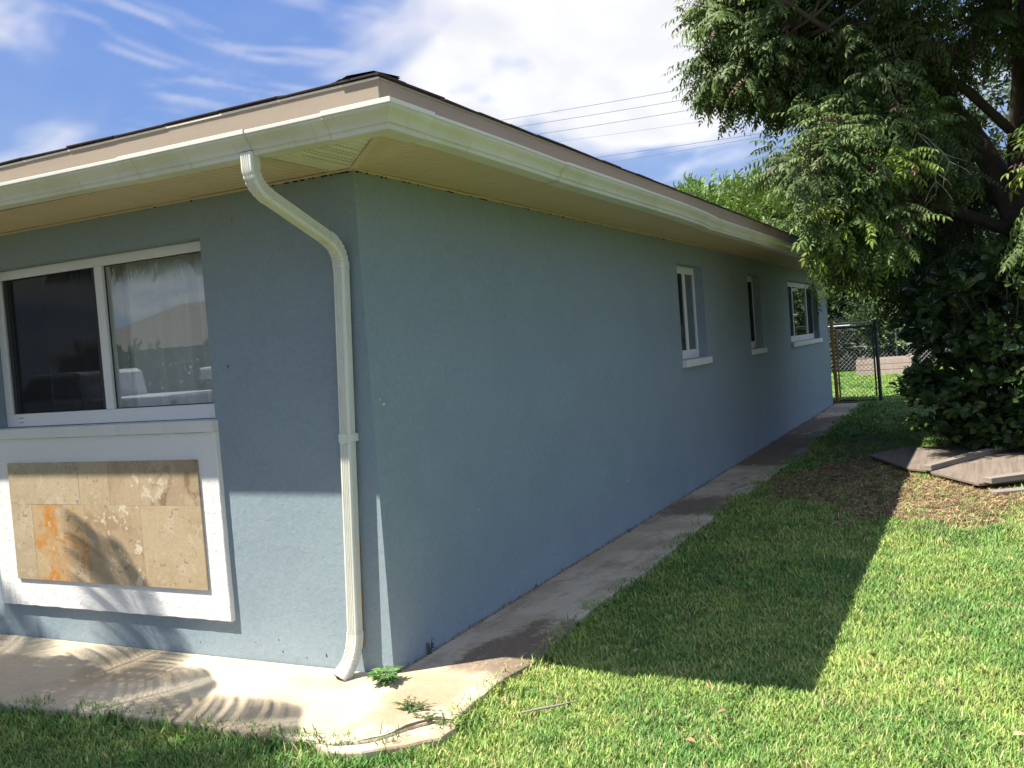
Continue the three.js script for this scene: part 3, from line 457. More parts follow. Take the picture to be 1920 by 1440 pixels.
// ---------------------------------------------------------------- side windows
SW.forEach((o, k) => {
  const w = new THREE.Group(); w.name = ['tall_window', 'narrow_window', 'wide_window'][k]; house.add(w); const xf0 = -0.122, xf1 = -0.092, { a, b } = o;
  const Z = (z0, z1, y0, y1, x0 = xf0, x1 = xf1, r = 0.003) => box(x0, x1, y0, y1, -z1, -z0, r);
  part('frame', Z(a + 0.002, b - 0.002, 2.135, 2.208), M.vinyl, w); part('frame', Z(a + 0.002, b - 0.002, 1.272, 1.362), M.vinyl, w);
  part('frame', Z(a + 0.002, a + 0.04, 1.3625, 2.1345), M.vinyl, w); part('frame', Z(b - 0.014, b - 0.002, 1.3625, 2.1345), M.vinyl, w);
  const pane = (z0, z1, mat = M.glass) => part('pane', Z(z0, z1, 1.3625, 2.1345, -0.106, -0.104, 0), mat, w), stile = (z, t) => part('meeting_stile', Z(z - t / 2, z + t / 2, 1.3625, 2.1345, xf0 + 0.003, xf1 + 0.003), M.vinyl, w);
  const scr = (z0, z1) => part('insect_screen', Z(z0, z1, 1.3625, 2.1345, -0.103, -0.102, 0), M.screen, w);
  if (k === 0) { stile(5.70, 0.075); pane(a + 0.0405, 5.662); pane(5.738, b - 0.0145); scr(a + 0.0405, 5.662); }
  if (k === 1) { pane(a + 0.0405, b - 0.0145); scr(a + 0.0405, b - 0.0145); }
  if (k === 2) { stile(11.66, 0.06); stile(12.93, 0.06); pane(a + 0.0405, 11.6295); pane(11.6905, 12.8995); pane(12.9605, b - 0.0145); scr(12.9605, b - 0.0145); scr(a + 0.0405, 11.6295); }
  part('sill', Z(a - 0.02, b + 0.03, 1.203, 1.2705, -0.09, 0.042, 0.004), M.sill, w);
});
curtain('pale_curtain', 'pale grey curtain behind the tall side window', 5.3, 6.2, 1.1, 2.3, -0.34, 0.012, 4, 13, M.curtain, 'x');

// crumbs of mortar and dirt along the foot of the side wall
{
  const r = rng(555), l = [], ico = new THREE.IcosahedronGeometry(1, 0); ico.deleteAttribute('uv');
  for (let k = 0; k < 900; k++) { const z = -0.05 - 14.2 * Math.pow(r(), 1.5), n = vn(z * 5, 1, 561); if (r() > 0.25 + 0.9 * n) continue; const s = 0.003 + 0.007 * r() * r() + 0.004 * n, g = ico.clone(); g.applyMatrix4(new THREE.Matrix4().compose(new THREE.Vector3(0.003 + 0.022 * r() * r(), 0.0, z), new THREE.Quaternion().setFromEuler(new THREE.Euler(r() * 6, r() * 6, r() * 6)), new THREE.Vector3(s, s * 0.7, s * (1 + 2 * r())))); l.push(g); }
  const m = new THREE.Mesh(merge(l), std({ color: rgb(0.27, 0.23, 0.18), roughness: 1 })); m.name = 'mortar_crumbs'; m.userData.kind = 'stuff'; tag(m, 'crumbled mortar and dirt along the foot of the side wall', 'debris'); scene.add(m);
}

// ---------------------------------------------------------------- grass
const EYE = camera.position;
function bladeTuft(seed, blades, len, wid, spread, dryShare, bend = 0) {
  const r = rng(seed), pos = [], col = [], idx = [];
  for (let k = 0; k < blades; k++) {
    const a = r() * 6.283, R = spread * Math.sqrt(r()), bx = Math.cos(a) * R, bz = Math.sin(a) * R, L = len * (0.45 + 0.75 * r()), lean = 0.35 + 1.05 * r(), dir = r() * 6.283, dx = Math.cos(dir), dz = Math.sin(dir), px = -dz, pz = dx, W = wid * (0.6 + 0.7 * r());
    const dry = r() < dryShare, tone = 0.7 + 0.6 * r(), c = dryShare === 1 ? [tone, tone, tone] : dry ? [1.7 * tone, 1.22 * tone, 1.5 * tone] : [0.95 * tone, tone, 0.9 * tone];
    const o = pos.length / 3; let x = bx, y = -0.006, z = bz, th = 0.18 + 0.3 * r() + bend;
    for (let s = 0; s <= 3; s++) { const w = W * [0.8, 1, 0.75, 0.06][s]; pos.push(x + px * w / 2, y, z + pz * w / 2, x - px * w / 2, y, z - pz * w / 2); for (let q = 0; q < 2; q++) col.push(...c); const st = L / 3; x += dx * st * Math.sin(th); z += dz * st * Math.sin(th); y += st * Math.cos(th); th += lean * 0.45; }
    for (let s = 0; s < 3; s++) { const b = o + 2 * s; idx.push(b, b + 1, b + 2, b + 1, b + 3, b + 2); }
  }
  const g = new THREE.BufferGeometry(); g.setAttribute('position', new THREE.Float32BufferAttribute(pos, 3)); g.setAttribute('color', new THREE.Float32BufferAttribute(col, 3)); g.setIndex(idx); g.computeVertexNormals(); return g;
}
const dryPatch = (x, z) => { const n = 0.9 * (fbm(x * 1.6, z * 1.6, 4, 640) - 0.5); return Math.max(sm(1.2, 0.75, Math.hypot((x - 2.05) / 0.85, (z + 5.0) / 1.3) + n), sm(1.2, 0.8, Math.hypot((x - 1.35) / 0.75, (z + 6.0) / 1.5) + n)); };
const bareSoil = (x, z) => sm(1.2, 0.8, Math.hypot((x - 1.15) / 0.55, (z + 8.2) / 1.5) + 0.8 * (fbm(x * 2, z * 2, 3, 645) - 0.5));
{
  const grassMat = new THREE.MeshPhysicalMaterial({ color: rgb(1, 1, 1), vertexColors: true, roughness: 0.6, side: THREE.DoubleSide });
  const near = [0, 1, 2].map((k) => bladeTuft(50 + k, 15, 0.052, 0.0042, 0.042, 0.13)), farT = [bladeTuft(60, 16, 0.10, 0.013, 0.09, 0.12)], straw = [bladeTuft(70, 9, 0.08, 0.005, 0.06, 1, 1.0)];
  const lists = { near: [[], [], []], far: [[]], straw: [[]] }, r = rng(77);
  const m4 = new THREE.Matrix4(), q = new THREE.Quaternion(), up = new THREE.Vector3(0, 1, 0), e = new THREE.Euler();
  const add = (list, x, z, s, c, flat = 0) => { e.set((r() - 0.5) * 0.35 + flat, r() * 6.283, (r() - 0.5) * 0.35); q.setFromEuler(e); list.push([new THREE.Matrix4().compose(new THREE.Vector3(x, offSlab(x, z) < 0 ? -0.022 : gh(x, z), z), q.clone(), new THREE.Vector3(s, s, s)), c]); };
  const tone = (x, z) => { // living colour of the turf, in patches
    const a = fbm(x * 1.3, z * 1.3, 4, 650), b = fbm(x * 5, z * 5, 3, 655), k = 0.72 + 0.55 * r();
    let c = mix3([0.105, 0.250, 0.046], [0.262, 0.385, 0.082], sm(0.3, 0.7, 0.55 * a + 0.45 * b + 0.25 * (r() - 0.5)));
    if (r() < 0.08) c = [0.40, 0.38, 0.16];
    return c.map((v) => v * k);
  };
  const fill = (x0, x1, z0, z1, dens, kind, s0, keep) => { const n = Math.round((x1 - x0) * (z1 - z0) * dens); for (let i = 0; i < n; i++) { const x = mix(x0, x1, r()), z = mix(z0, z1, r()); if (x < 0.02 && z < 0.02 && z > -14.62) continue; const off = offSlab(x, z); if (off < -0.05 || (off < 0 && r() > 0.3 + 5 * (off + 0.05))) continue; if (!keep(x, z)) continue; if (r() < 0.85 * bareSoil(x, z)) continue; const dp = dryPatch(x, z); if (r() < dp * 0.93) { for (let q = 0; q < 2; q++) add(lists.straw[0], x + 0.04 * (r() - 0.5), z + 0.04 * (r() - 0.5), 0.55 + 0.5 * r(), mix3([0.13, 0.075, 0.04], [0.31, 0.235, 0.125], r()).map((v) => v * 1.35), 0.3 * (r() < 0.5 ? -1 : 1)); continue; } const L = lists[kind]; const eN = sm(0.25, 0.03, off); add(L[Math.floor(r() * L.length)], x, z, s0 * (0.72 + 0.55 * r()) * (1 + 0.6 * eN * r()), tone(x, z)); } };
  const D = (x, z) => Math.hypot(x - EYE.x, z - EYE.z);
  fill(-3.2, 5.2, -3.2, 2.6, 2300, 'near', 0.88, (x, z) => { const d = D(x, z); return r() < (d < 5.2 ? 1 : 0.7); });
  fill(0.4, 6.5, -9, -3.2, 1000, 'near', 1.0, () => true);
  fill(0.3, 6.5, -15.2, -9, 300, 'far', 0.6, () => true);
  fill(-7, 6, -27, -15.2, 190, 'far', 0.75, () => true);
  fill(-12, -3.2, 0.5, 8, 60, 'far', 1, () => true);
  const lawn = new THREE.Group(); lawn.name = 'lawn_grass'; tag(lawn, 'mown green lawn grass with dry straw blades', 'grass'); lawn.userData.kind = 'stuff'; scene.add(lawn);
  const make = (nm, geo, list) => { if (!list.length) return; const im = new THREE.InstancedMesh(geo, grassMat, list.length), c = new THREE.Color(); list.forEach(([m, k], i) => { im.setMatrixAt(i, m); im.setColorAt(i, c.setRGB(...k)); }); im.name = nm; im.userData.kind = 'stuff'; lawn.add(im); };
  near.forEach((g, i) => make('turf', g, lists.near[i])); make('turf', farT[0], lists.far[0]); make('straw', straw[0], lists.straw[0]);
  console.log('tufts', lists.near.map((l) => l.length), lists.far[0].length, lists.straw[0].length);
}

// ---------------------------------------------------------------- foliage builders
function leafShape(L, W, fold = 0.25, curl = 0.15, segs = 3) { // leaf along +z, lying in xz, folded on the midrib
  const pos = [], idx = []; const wid = (t) => Math.sin(Math.PI * Math.pow(t, 0.8)) * (1 - 0.15 * t);
  for (let i = 0; i <= segs; i++) { const t = i / segs, w = W / 2 * Math.max(0.03, wid(t)), y = -curl * L * t * t; pos.push(-w, y + fold * w, t * L, 0, y, t * L, w, y + fold * w, t * L); }
  for (let i = 0; i < segs; i++) for (let k = 0; k < 2; k++) { const a = i * 3 + k, b = a + 3; idx.push(a, a + 1, b, a + 1, b + 1, b); }
  const g = new THREE.BufferGeometry(); g.setAttribute('position', new THREE.Float32BufferAttribute(pos, 3)); g.setIndex(idx); g.computeVertexNormals(); return g;
}
function pinnate(seed, len, pairs, lw, ll) { // compound leaf along +z, drooping
  const r = rng(seed), list = []; const at = (t) => [0, -0.30 * len * t * t + 0.05 * len * t, t * len * 0.96];
  list.push(tube([at(0), at(0.5), at(1)], [0.0016, 0.0012, 0.0008], 3, false));
  const one = (p, yaw, pitch, roll, s) => { const l = leafShape(ll * s, lw * s, 0.3, 0.2 + 0.2 * r(), 3); const e = new THREE.Euler(pitch, yaw, roll, 'YXZ'); l.applyMatrix4(new THREE.Matrix4().compose(new THREE.Vector3(...p), new THREE.Quaternion().setFromEuler(e), new THREE.Vector3(1, 1, 1))); list.push(l); };
  for (let k = 0; k < pairs; k++) { const t = 0.22 + 0.7 * k / (pairs - 1); for (const s of [-1, 1]) one(at(t + 0.02 * (r() - 0.5)), s * (1.0 + 0.2 * (r() - 0.5)), 0.25 + 0.5 * r(), s * (0.2 + 0.3 * r()), 0.8 + 0.3 * r()); }
  one(at(1), 0, 0.5, 0, 1.05);
  for (const g of list) g.deleteAttribute('uv'); return merge(list);
}
const clone4 = (p, q, s) => new THREE.Matrix4().compose(p, q, new THREE.Vector3(s, s, s));
const zAxis = new THREE.Vector3(0, 0, 1);
function orient(dir, r) { const q = new THREE.Quaternion().setFromUnitVectors(zAxis, dir); return q.multiply(new THREE.Quaternion().setFromAxisAngle(zAxis, (r() - 0.5) * 1.6)); }
// leaf with its upper side turned up: build a frame from the direction and world up
function orientUp(dir, r, roll = 0.5) { const y = new THREE.Vector3(0, 1, 0).sub(dir.clone().multiplyScalar(dir.y)); if (y.lengthSq() < 0.02) y.set(1, 0, 0).sub(dir.clone().multiplyScalar(dir.x)); y.normalize(); const x = y.clone().cross(dir); const m = new THREE.Matrix4().makeBasis(x, y, dir); return new THREE.Quaternion().setFromRotationMatrix(m).multiply(new THREE.Quaternion().setFromAxisAngle(zAxis, (r() - 0.5) * 2 * roll)); }
function instanced(name, geo, mat, list, parent) { // list of [matrix, [r,g,b]]
  const im = new THREE.InstancedMesh(geo, mat, list.length), c = new THREE.Color(); list.forEach(([m, k], i) => { im.setMatrixAt(i, m); if (k) im.setColorAt(i, c.setRGB(...k)); }); im.name = name; im.userData.kind = 'stuff'; parent.add(im); return im;
}
function inEllipsoids(r, E) { const tot = E.reduce((a, e) => a + e.n, 0); let k = r() * tot; let e = E[0]; for (const q of E) { if (k < q.n) { e = q; break; } k -= q.n; } const a = r() * 6.283, cz = 2 * r() - 1, s = Math.sqrt(1 - cz * cz), R = Math.pow(mix(e.in ** 3, 1, r()), 1 / 3); return new THREE.Vector3(e.c[0] + e.r[0] * s * Math.cos(a) * R, e.c[1] + e.r[1] * cz * R, e.c[2] + e.r[2] * s * Math.sin(a) * R); }
function bough(a, b, r0, r1, r, sides = 5) { const m = a.clone().lerp(b, 0.5); const L = a.distanceTo(b); m.y += 0.12 * L * (r() - 0.2); m.x += 0.16 * L * (r() - 0.5); m.z += 0.16 * L * (r() - 0.5); const c = new THREE.QuadraticBezierCurve3(a, m, b).getPoints(4); return tube(c, c.map((_, i) => mix(r0, r1, i / 4)), sides, false); }

// ---------------------------------------------------------------- the big tree at the side of the house
{
  const tree = thing('shade_tree', 'large dark-green tree with feathery compound leaves overhanging the house eave', 'tree', [0, 0, 0]);
  const r = rng(901), limbs = [];
  const V = (x, y, z) => new THREE.Vector3(x, y, z);
  const sk = [ // limbs: polylines with radii
    { p: [V(3.35, -0.1, -9.6), V(3.25, 1.2, -9.6), V(3.1, 2.4, -9.5)], r: [0.27, 0.22, 0.19] },
    { p: [V(3.1, 2.4, -9.5), V(3.05, 3.6, -9.3), V(3.2, 5.0, -9.0), V(3.0, 7.0, -8.6)], r: [0.11, 0.095, 0.08, 0.04] },
    { p: [V(3.1, 2.4, -9.5), V(2.7, 3.5, -9.6), V(1.9, 4.8, -9.4), V(1.0, 6.2, -8.8)], r: [0.17, 0.14, 0.10, 0.05] },
    { p: [V(2.7, 3.5, -9.6), V(1.8, 4.2, -8.9), V(0.7, 5.0, -8.3), V(-0.2, 5.4, -7.8)], r: [0.08, 0.06, 0.045, 0.02] },
    { p: [V(3.05, 3.6, -9.3), V(2.3, 4.3, -8.4), V(1.4, 4.6, -7.3), V(0.9, 4.9, -6.5)], r: [0.06, 0.05, 0.035, 0.02] },
    { p: [V(3.1, 2.4, -9.5), V(2.2, 2.8, -8.6), V(1.5, 3.0, -7.7), V(1.1, 2.9, -7.0)], r: [0.09, 0.06, 0.04, 0.02] },
    { p: [V(3.1, 2.4, -9.5), V(4.2, 3.6, -9.2), V(5.4, 5.4, -8.6)], r: [0.13, 0.09, 0.04] },
    { p: [V(3.0, 5.0, -9.0), V(2.2, 6.6, -7.4), V(1.4, 7.6, -6.2)], r: [0.07, 0.05, 0.025] },
    { p: [V(3.05, 3.6, -9.3), V(3.4, 3.9, -7.9), V(3.6, 3.4, -6.6), V(3.45, 2.9, -5.9)], r: [0.05, 0.04, 0.03, 0.015] },
  ];
  const bark = sk.map((l) => { const c = new THREE.CatmullRomCurve3(l.p).getPoints(14); return tube(c, c.map((_, i) => { const t = i / 14 * (l.r.length - 1), k = Math.min(l.r.length - 2, Math.floor(t)); return mix(l.r[k], l.r[k + 1], t - k) * (0.92 + 0.16 * r()); }), 8, false); });
  const trunk = bark.shift(); part('trunk', trunk, M.bark, tree); bark.forEach((g) => part('limb', g, M.bark, tree));
  const nodes = []; sk.slice(1).forEach((l) => new THREE.CatmullRomCurve3(l.p).getPoints(12).slice(3).forEach((p) => nodes.push(p)));
  const E = [
    { c: [2.5, 6.7, -8.7], r: [3.0, 2.7, 3.3], in: 0.35, n: 430 }, { c: [0.55, 4.95, -8.0], r: [0.85, 0.75, 1.0], in: 0.2, n: 75 }, { c: [1.3, 7.7, -6.4], r: [2.3, 1.2, 1.6], in: 0.3, n: 120 },
    { c: [1.35, 2.95, -7.1], r: [0.62, 0.85, 1.1], in: 0.1, n: 80 }, { c: [2.0, 3.9, -8.2], r: [1.2, 0.9, 1.4], in: 0.1, n: 85 }, { c: [2.6, 2.6, -10.2], r: [1.8, 0.9, 1.2], in: 0.1, n: 70 },
    { c: [3.5, 2.55, -5.85], r: [0.50, 0.55, 0.45], in: 0.1, n: 26 }, { c: [4.9, 4.6, -8.3], r: [1.6, 2.0, 2.0], in: 0.2, n: 150 }, { c: [4.6, 2.4, -8.6], r: [1.2, 1.2, 1.2], in: 0.2, n: 60 },
  ];
  const leaves = [pinnate(1, 0.27, 5, 0.026, 0.066), pinnate(2, 0.24, 4, 0.030, 0.070), pinnate(3, 0.30, 6, 0.025, 0.062)], lists = [[], [], []], twigs = [];
  const N = E.reduce((a, e) => a + e.n, 0), low = (p) => p.x < 0.95 && p.y < 2.95 + Math.max(0, 0.55 - p.x) * 0.32;
  for (let k = 0; k < N; k++) {
    const c = inEllipsoids(r, E); if (low(c)) continue; if (Math.abs(c.x - 2.9) < 0.42 && c.y > 2.9 && c.y < 4.6 && c.z > -9.2 && c.z < -6.3) continue;
    let best = nodes[0], bd = 1e9; for (const n of nodes) { const d = n.distanceToSquared(c); if (d < bd) { bd = d; best = n; } }
    twigs.push(bough(best, c, 0.018, 0.006, r, 4));
    const R = 0.30 + 0.16 * r(), n = 34 + Math.floor(14 * r()), fresh = r() < 0.09, tone = 0.75 + 0.5 * r();
    const out = c.clone().sub(new THREE.Vector3(2.8, 5, -9)).normalize();
    for (let s = 0; s < 5; s++) { // shoots of the clump
      const sd = new THREE.Vector3(r() - 0.5, r() - 0.5, r() - 0.5).normalize().addScaledVector(out, 0.55).addScaledVector(new THREE.Vector3(0, -1, 0), 0.15).normalize(), tip = c.clone().addScaledVector(sd, R);
      twigs.push(tube([c, c.clone().lerp(tip, 0.5).add(new THREE.Vector3(0, 0.03, 0)), tip], [0.006, 0.004, 0.002], 3, false));
      const per = Math.ceil(n / 5);
      for (let j = 0; j < per; j++) {
        const t = 0.25 + 0.75 * (j / per), p = c.clone().lerp(tip, t), a = j * 2.4 + r();
        const side = new THREE.Vector3(Math.cos(a), 0.1, Math.sin(a)); const d = sd.clone().multiplyScalar(0.35 + 0.5 * t).add(side).addScaledVector(new THREE.Vector3(0, -1, 0), 0.15 + 0.35 * r()).normalize();
        if (low(p.clone().addScaledVector(d, 0.25))) continue;
        const g = tone * (0.75 + 0.5 * r()), brown = r() < 0.03;
        lists[Math.floor(r() * 3)].push([clone4(p, orientUp(d, r, 0.7), 0.8 + 0.45 * r()), brown ? [0.16, 0.085, 0.05] : fresh ? [0.26 * g, 0.37 * g, 0.055 * g] : [0.115 * g, 0.185 * g, 0.040 * g]]);
      }
    }
  }
  const lm = leafMat(1, 1, 1, 0.55, 0.42); lm.specularIntensity = 0.6; leaves.forEach((g, i) => instanced('crown', g, lm, lists[i], tree)); part('twigs', merge(twigs), M.bark, tree).userData.kind = 'stuff';
  console.log('tree leaves', lists.map((l) => l.length));
  // dead twig hanging in the crown and a young bright shoot
  const dead = []; const grow = (p, d, L, rad, depth) => { const pts = [p]; let q = p.clone(), dd = d.clone(); for (let i = 0; i < 4; i++) { dd.add(new THREE.Vector3((r() - 0.5) * 0.5, (r() - 0.5) * 0.3 - 0.08, (r() - 0.5) * 0.5)).normalize(); q = q.clone().addScaledVector(dd, L / 4); pts.push(q); if (depth && i > 0) for (const s of [-1, 1]) if (r() < 0.75) grow(q, dd.clone().add(new THREE.Vector3(s * (0.6 + 0.4 * r()), 0.1 * r(), 0.3 * (r() - 0.5))).normalize(), L * 0.55, rad * 0.6, depth - 1); } dead.push(tube(pts, pts.map((_, i) => rad * (1 - 0.16 * i)), 4, false)); };
  grow(V(1.83, 3.95, -6.9), V(0.18, -1, 0.05), 0.85, 0.012, 2); const db = part('dead_twig', merge(dead), M.deadwood, tree); db.userData.label = 'bare dead twig hanging in the crown';
  const shoot = []; const base = V(3.28, 2.93, -5.75), yl = leafMat(0.30, 0.40, 0.035, 0.5, 0.5), lgeo = pinnate(8, 0.42, 6, 0.045, 0.105);
  const sh = part('young_shoot', tube([V(3.45, 2.75, -5.85), V(3.36, 2.86, -5.8), base], [0.008, 0.006, 0.004], 5), M.bark, tree); sh.userData.label = 'bright yellow-green young shoot';
  for (let k = 0; k < 7; k++) { const a = -2.4 + k * 0.62, d = V(Math.cos(a) * -1, 0.45, 0.25 + 0.5 * Math.sin(a)).normalize(); const m = part('young_leaf', lgeo, yl, sh); m.position.copy(base).addScaledVector(V(0.4, -0.2, 0), k * 0.04); m.quaternion.copy(orientUp(d, r, 0.2)); m.scale.setScalar(0.75 + 0.3 * r()); }
}

// ---------------------------------------------------------------- broad-leaved shrub under the tree
{
  const shrub = thing('broadleaf_shrub', 'dense dark shrub with large glossy rounded leaves beside the wooden boards', 'shrub', [0, 0, 0]); const r = rng(331);
  const obov = (() => { const pos = [], idx = [], segs = 5, L = 0.14, W = 0.084; for (let i = 0; i <= segs; i++) { const t = i / segs, w = W / 2 * (t === 1 ? 0.25 : Math.pow(t, 0.75) * Math.sqrt(Math.max(0, 1 - Math.pow(t, 6))) + 0.06), y = 0.02 * Math.sin(t * 3); pos.push(-w, y + 0.2 * w, t * L, 0, y, t * L, w, y + 0.2 * w, t * L); } for (let i = 0; i < segs; i++) for (let k = 0; k < 2; k++) { const a = i * 3 + k, b = a + 3; idx.push(a, a + 1, b, a + 1, b + 1, b); } const g = new THREE.BufferGeometry(); g.setAttribute('position', new THREE.Float32BufferAttribute(pos, 3)); g.setIndex(idx); g.computeVertexNormals(); return g; })();
  const E = [{ c: [2.95, 1.15, -8.1], r: [0.95, 1.0, 0.9], in: 0.3, n: 60 }, { c: [2.35, 0.85, -8.25], r: [0.62, 0.75, 0.7], in: 0.2, n: 30 }, { c: [3.7, 1.2, -7.9], r: [1.0, 1.1, 1.0], in: 0.3, n: 55 }, { c: [2.3, 1.5, -8.6], r: [0.55, 0.55, 0.6], in: 0.2, n: 22 }, { c: [2.05, 0.65, -8.2], r: [0.28, 0.2, 0.3], in: 0.1, n: 7 }, { c: [2.2, 0.28, -8.0], r: [0.4, 0.12, 0.3], in: 0.1, n: 8 }, { c: [2.75, 0.45, -7.75], r: [0.8, 0.4, 0.4], in: 0.1, n: 45 }, { c: [3.6, 0.55, -7.5], r: [0.9, 0.5, 0.5], in: 0.1, n: 45 }, { c: [2.8, 1.5, -7.7], r: [0.7, 0.6, 0.5], in: 0.1, n: 30 }];
  const all = [], stems = [], root = new THREE.Vector3(3.0, 0, -8.3), N = E.reduce((a, e) => a + e.n, 0);
  for (let k = 0; k < N; k++) {
    const c = inEllipsoids(r, E); c.y = Math.max(0.16, c.y); const b0 = root.clone().add(new THREE.Vector3((r() - 0.5) * 0.9, -0.03, (r() - 0.5) * 0.6)); stems.push(bough(b0, c, 0.012, 0.005, r, 4));
    const up = c.clone().sub(new THREE.Vector3(3.0, 0.8, -8.4)).normalize().add(new THREE.Vector3(0, 0.5, 0)).normalize();
    for (let s = 0; s < 3; s++) { const sd = up.clone().add(new THREE.Vector3((r() - 0.5) * 1.6, (r() - 0.5) * 0.8, (r() - 0.5) * 1.6)).normalize(), tip = c.clone().addScaledVector(sd, 0.2); for (let j = 0; j < 8; j++) { const a = j * 2.4 + r(), p = c.clone().lerp(tip, 0.3 + 0.7 * j / 7), d = new THREE.Vector3(Math.cos(a), 1.5 * (r() - 0.45), Math.sin(a)).addScaledVector(sd, 0.5).normalize(); if (p.y < 0.06) continue; const g = 0.7 + 0.6 * r(); all.push({ p, q: orientUp(d, r, 1.3), s: 0.75 + 0.5 * r(), g }); } }
  }
  const pv = new THREE.Vector3(); for (const l of all) { pv.copy(l.p).project(camera); l.k = Math.abs(pv.x) < 1.02 && Math.abs(pv.y) < 1.02 ? l.p.distanceTo(EYE) / l.s : 1e3; }
  all.sort((a, b) => a.k - b.k);
  const lms = [0, 1, 2].map((k) => leafMat(0.062 + 0.015 * k, 0.115 + 0.022 * k, 0.034 + 0.004 * k, 0.3, 0.28));
  all.slice(0, 300).forEach((l, i) => { const m = part('leaf', obov, lms[i % 3], shrub); m.position.copy(l.p); m.quaternion.copy(l.q); m.scale.setScalar(l.s); });
  instanced('foliage', obov, leafMat(1, 1, 1, 0.3, 0.22), all.slice(300).map((l) => [clone4(l.p, l.q, l.s), [0.07 * l.g, 0.125 * l.g, 0.037 * l.g]]), shrub);
  part('stems', merge(stems), M.bark, shrub);
}

// ---------------------------------------------------------------- trees and bushes behind the yard
function bgTree(name, label, cat, { base, E, trunkR, top, leafL, leafW, col, per, seed, tr = 0.4, jitter = 0.5, clumpR = 0.5, group }) {
  const t = thing(name, label, cat, [0, 0, 0], group), r = rng(seed), b = new THREE.Vector3(...base), tp = new THREE.Vector3(...top);
  const c = new THREE.QuadraticBezierCurve3(b, b.clone().lerp(tp, 0.5).add(new THREE.Vector3((r() - 0.5) * 0.8, 0, (r() - 0.5) * 0.5)), tp).getPoints(8); part('trunk', tube(c, c.map((_, i) => trunkR * (1 - 0.1 * i)), 7, false), M.bark, t);
  const spray = (() => { const q = rng(seed + 1), l = []; for (let k = 0; k < 12; k++) { const a = k * 2.4, s = 0.7 + 0.5 * q(), g = leafShape(leafL * s, leafW * s, 0.25, 0.25, 2); g.applyMatrix4(new THREE.Matrix4().compose(new THREE.Vector3(0, 0, k * leafL * 0.22), new THREE.Quaternion().setFromEuler(new THREE.Euler(0.3 - 0.6 * q(), 0.9 * Math.cos(a) + 0.3, a, 'ZYX')), new THREE.Vector3(1, 1, 1))); l.push(g); } return merge(l); })();
  const list = [], limbs = [], N = E.reduce((a, e) => a + e.n, 0);
  for (let k = 0; k < N; k++) { const p = inEllipsoids(r, E), n = c[3 + Math.floor(r() * 6)]; if (k % 3 === 0) limbs.push(bough(n, p, trunkR * 0.35, 0.012, r, 4)); const tone = 0.7 + 0.6 * r(); for (let j = 0; j < per; j++) { const d = new THREE.Vector3(r() - 0.5, r() - 0.35, r() - 0.5).normalize(), q = p.clone().addScaledVector(d, clumpR * Math.sqrt(r())), g = tone * (1 - jitter / 2 + jitter * r()); list.push([clone4(q, orient(d, r), 0.8 + 0.5 * r()), col.map((v) => v * g)]); } }
  instanced('crown', spray, leafMat(1, 1, 1, 0.5, tr), list, t); if (limbs.length) part('limbs', merge(limbs), M.bark, t); return t;
}
const BG = 'trees beyond the back fence';
bgTree('feathery_tree', 'sunlit yellow-green feathery tree rising behind the far roof end', 'tree', { base: [-5.4, 0, -31], top: [-5.2, 5, -31], trunkR: 0.16, E: [{ c: [-5.9, 4.8, -31], r: [2.6, 1.75, 1.8], in: 0.55, n: 200 }, { c: [-3.0, 4.9, -30.5], r: [2.2, 1.7, 1.5], in: 0.5, n: 130 }], leafL: 0.20, leafW: 0.07, col: [0.26, 0.38, 0.085], per: 15, seed: 1201, clumpR: 0.62, tr: 0.5 }, BG);
bgTree('backyard_tree', 'leafy mid-green tree behind the back chain-link fence', 'tree', { base: [0.6, 0, -29.5], top: [0.4, 4.2, -29.5], trunkR: 0.14, E: [{ c: [0.2, 4.0, -29.3], r: [2.6, 2.3, 1.8], in: 0.45, n: 150 }, { c: [-0.4, 2.0, -28.4], r: [1.6, 1.0, 1.0], in: 0.3, n: 60 }], leafL: 0.15, leafW: 0.065, col: [0.13, 0.21, 0.055], per: 14, seed: 1301, clumpR: 0.5 }, BG);
bgTree('backyard_tree', 'tall dark-green tree behind the shrub and side yard', 'tree', { base: [4.2, 0, -27], top: [4.2, 5.5, -27], trunkR: 0.18, E: [{ c: [4.2, 5, -27], r: [3.4, 3.2, 2.4], in: 0.45, n: 200 }, { c: [3.2, 2.2, -25.5], r: [2.0, 1.5, 1.4], in: 0.3, n: 70 }], leafL: 0.16, leafW: 0.07, col: [0.06, 0.11, 0.032], per: 14, seed: 1401, clumpR: 0.55 }, BG);
bgTree('backyard_tree', 'bushy tree behind the house end and garden gate', 'tree', { base: [-2.6, 0, -29], top: [-2.4, 3.2, -29], trunkR: 0.12, E: [{ c: [-2.5, 3.2, -28.8], r: [1.9, 1.8, 1.4], in: 0.4, n: 110 }], leafL: 0.15, leafW: 0.06, col: [0.10, 0.17, 0.045], per: 14, seed: 1501, clumpR: 0.5 }, BG);
bgTree('dark_bush', 'dark low bush against the back fence left of the planter', 'bush', { base: [-1.5, 0, -26.9], top: [-1.5, 0.9, -26.9], trunkR: 0.05, E: [{ c: [-1.7, 0.7, -26.9], r: [1.1, 0.75, 0.5], in: 0.2, n: 70 }], leafL: 0.09, leafW: 0.045, col: [0.030, 0.065, 0.022], per: 16, seed: 1601, clumpR: 0.28 });
bgTree('dark_bush', 'tall dark bush behind the back fence near the gate', 'bush', { base: [-1.7, 0, -27.9], top: [-1.7, 1.8, -27.9], trunkR: 0.06, E: [{ c: [-1.6, 1.9, -27.9], r: [1.5, 1.1, 0.5], in: 0.1, n: 100 }], leafL: 0.11, leafW: 0.05, col: [0.032, 0.06, 0.022], per: 15, seed: 1651, clumpR: 0.32 });
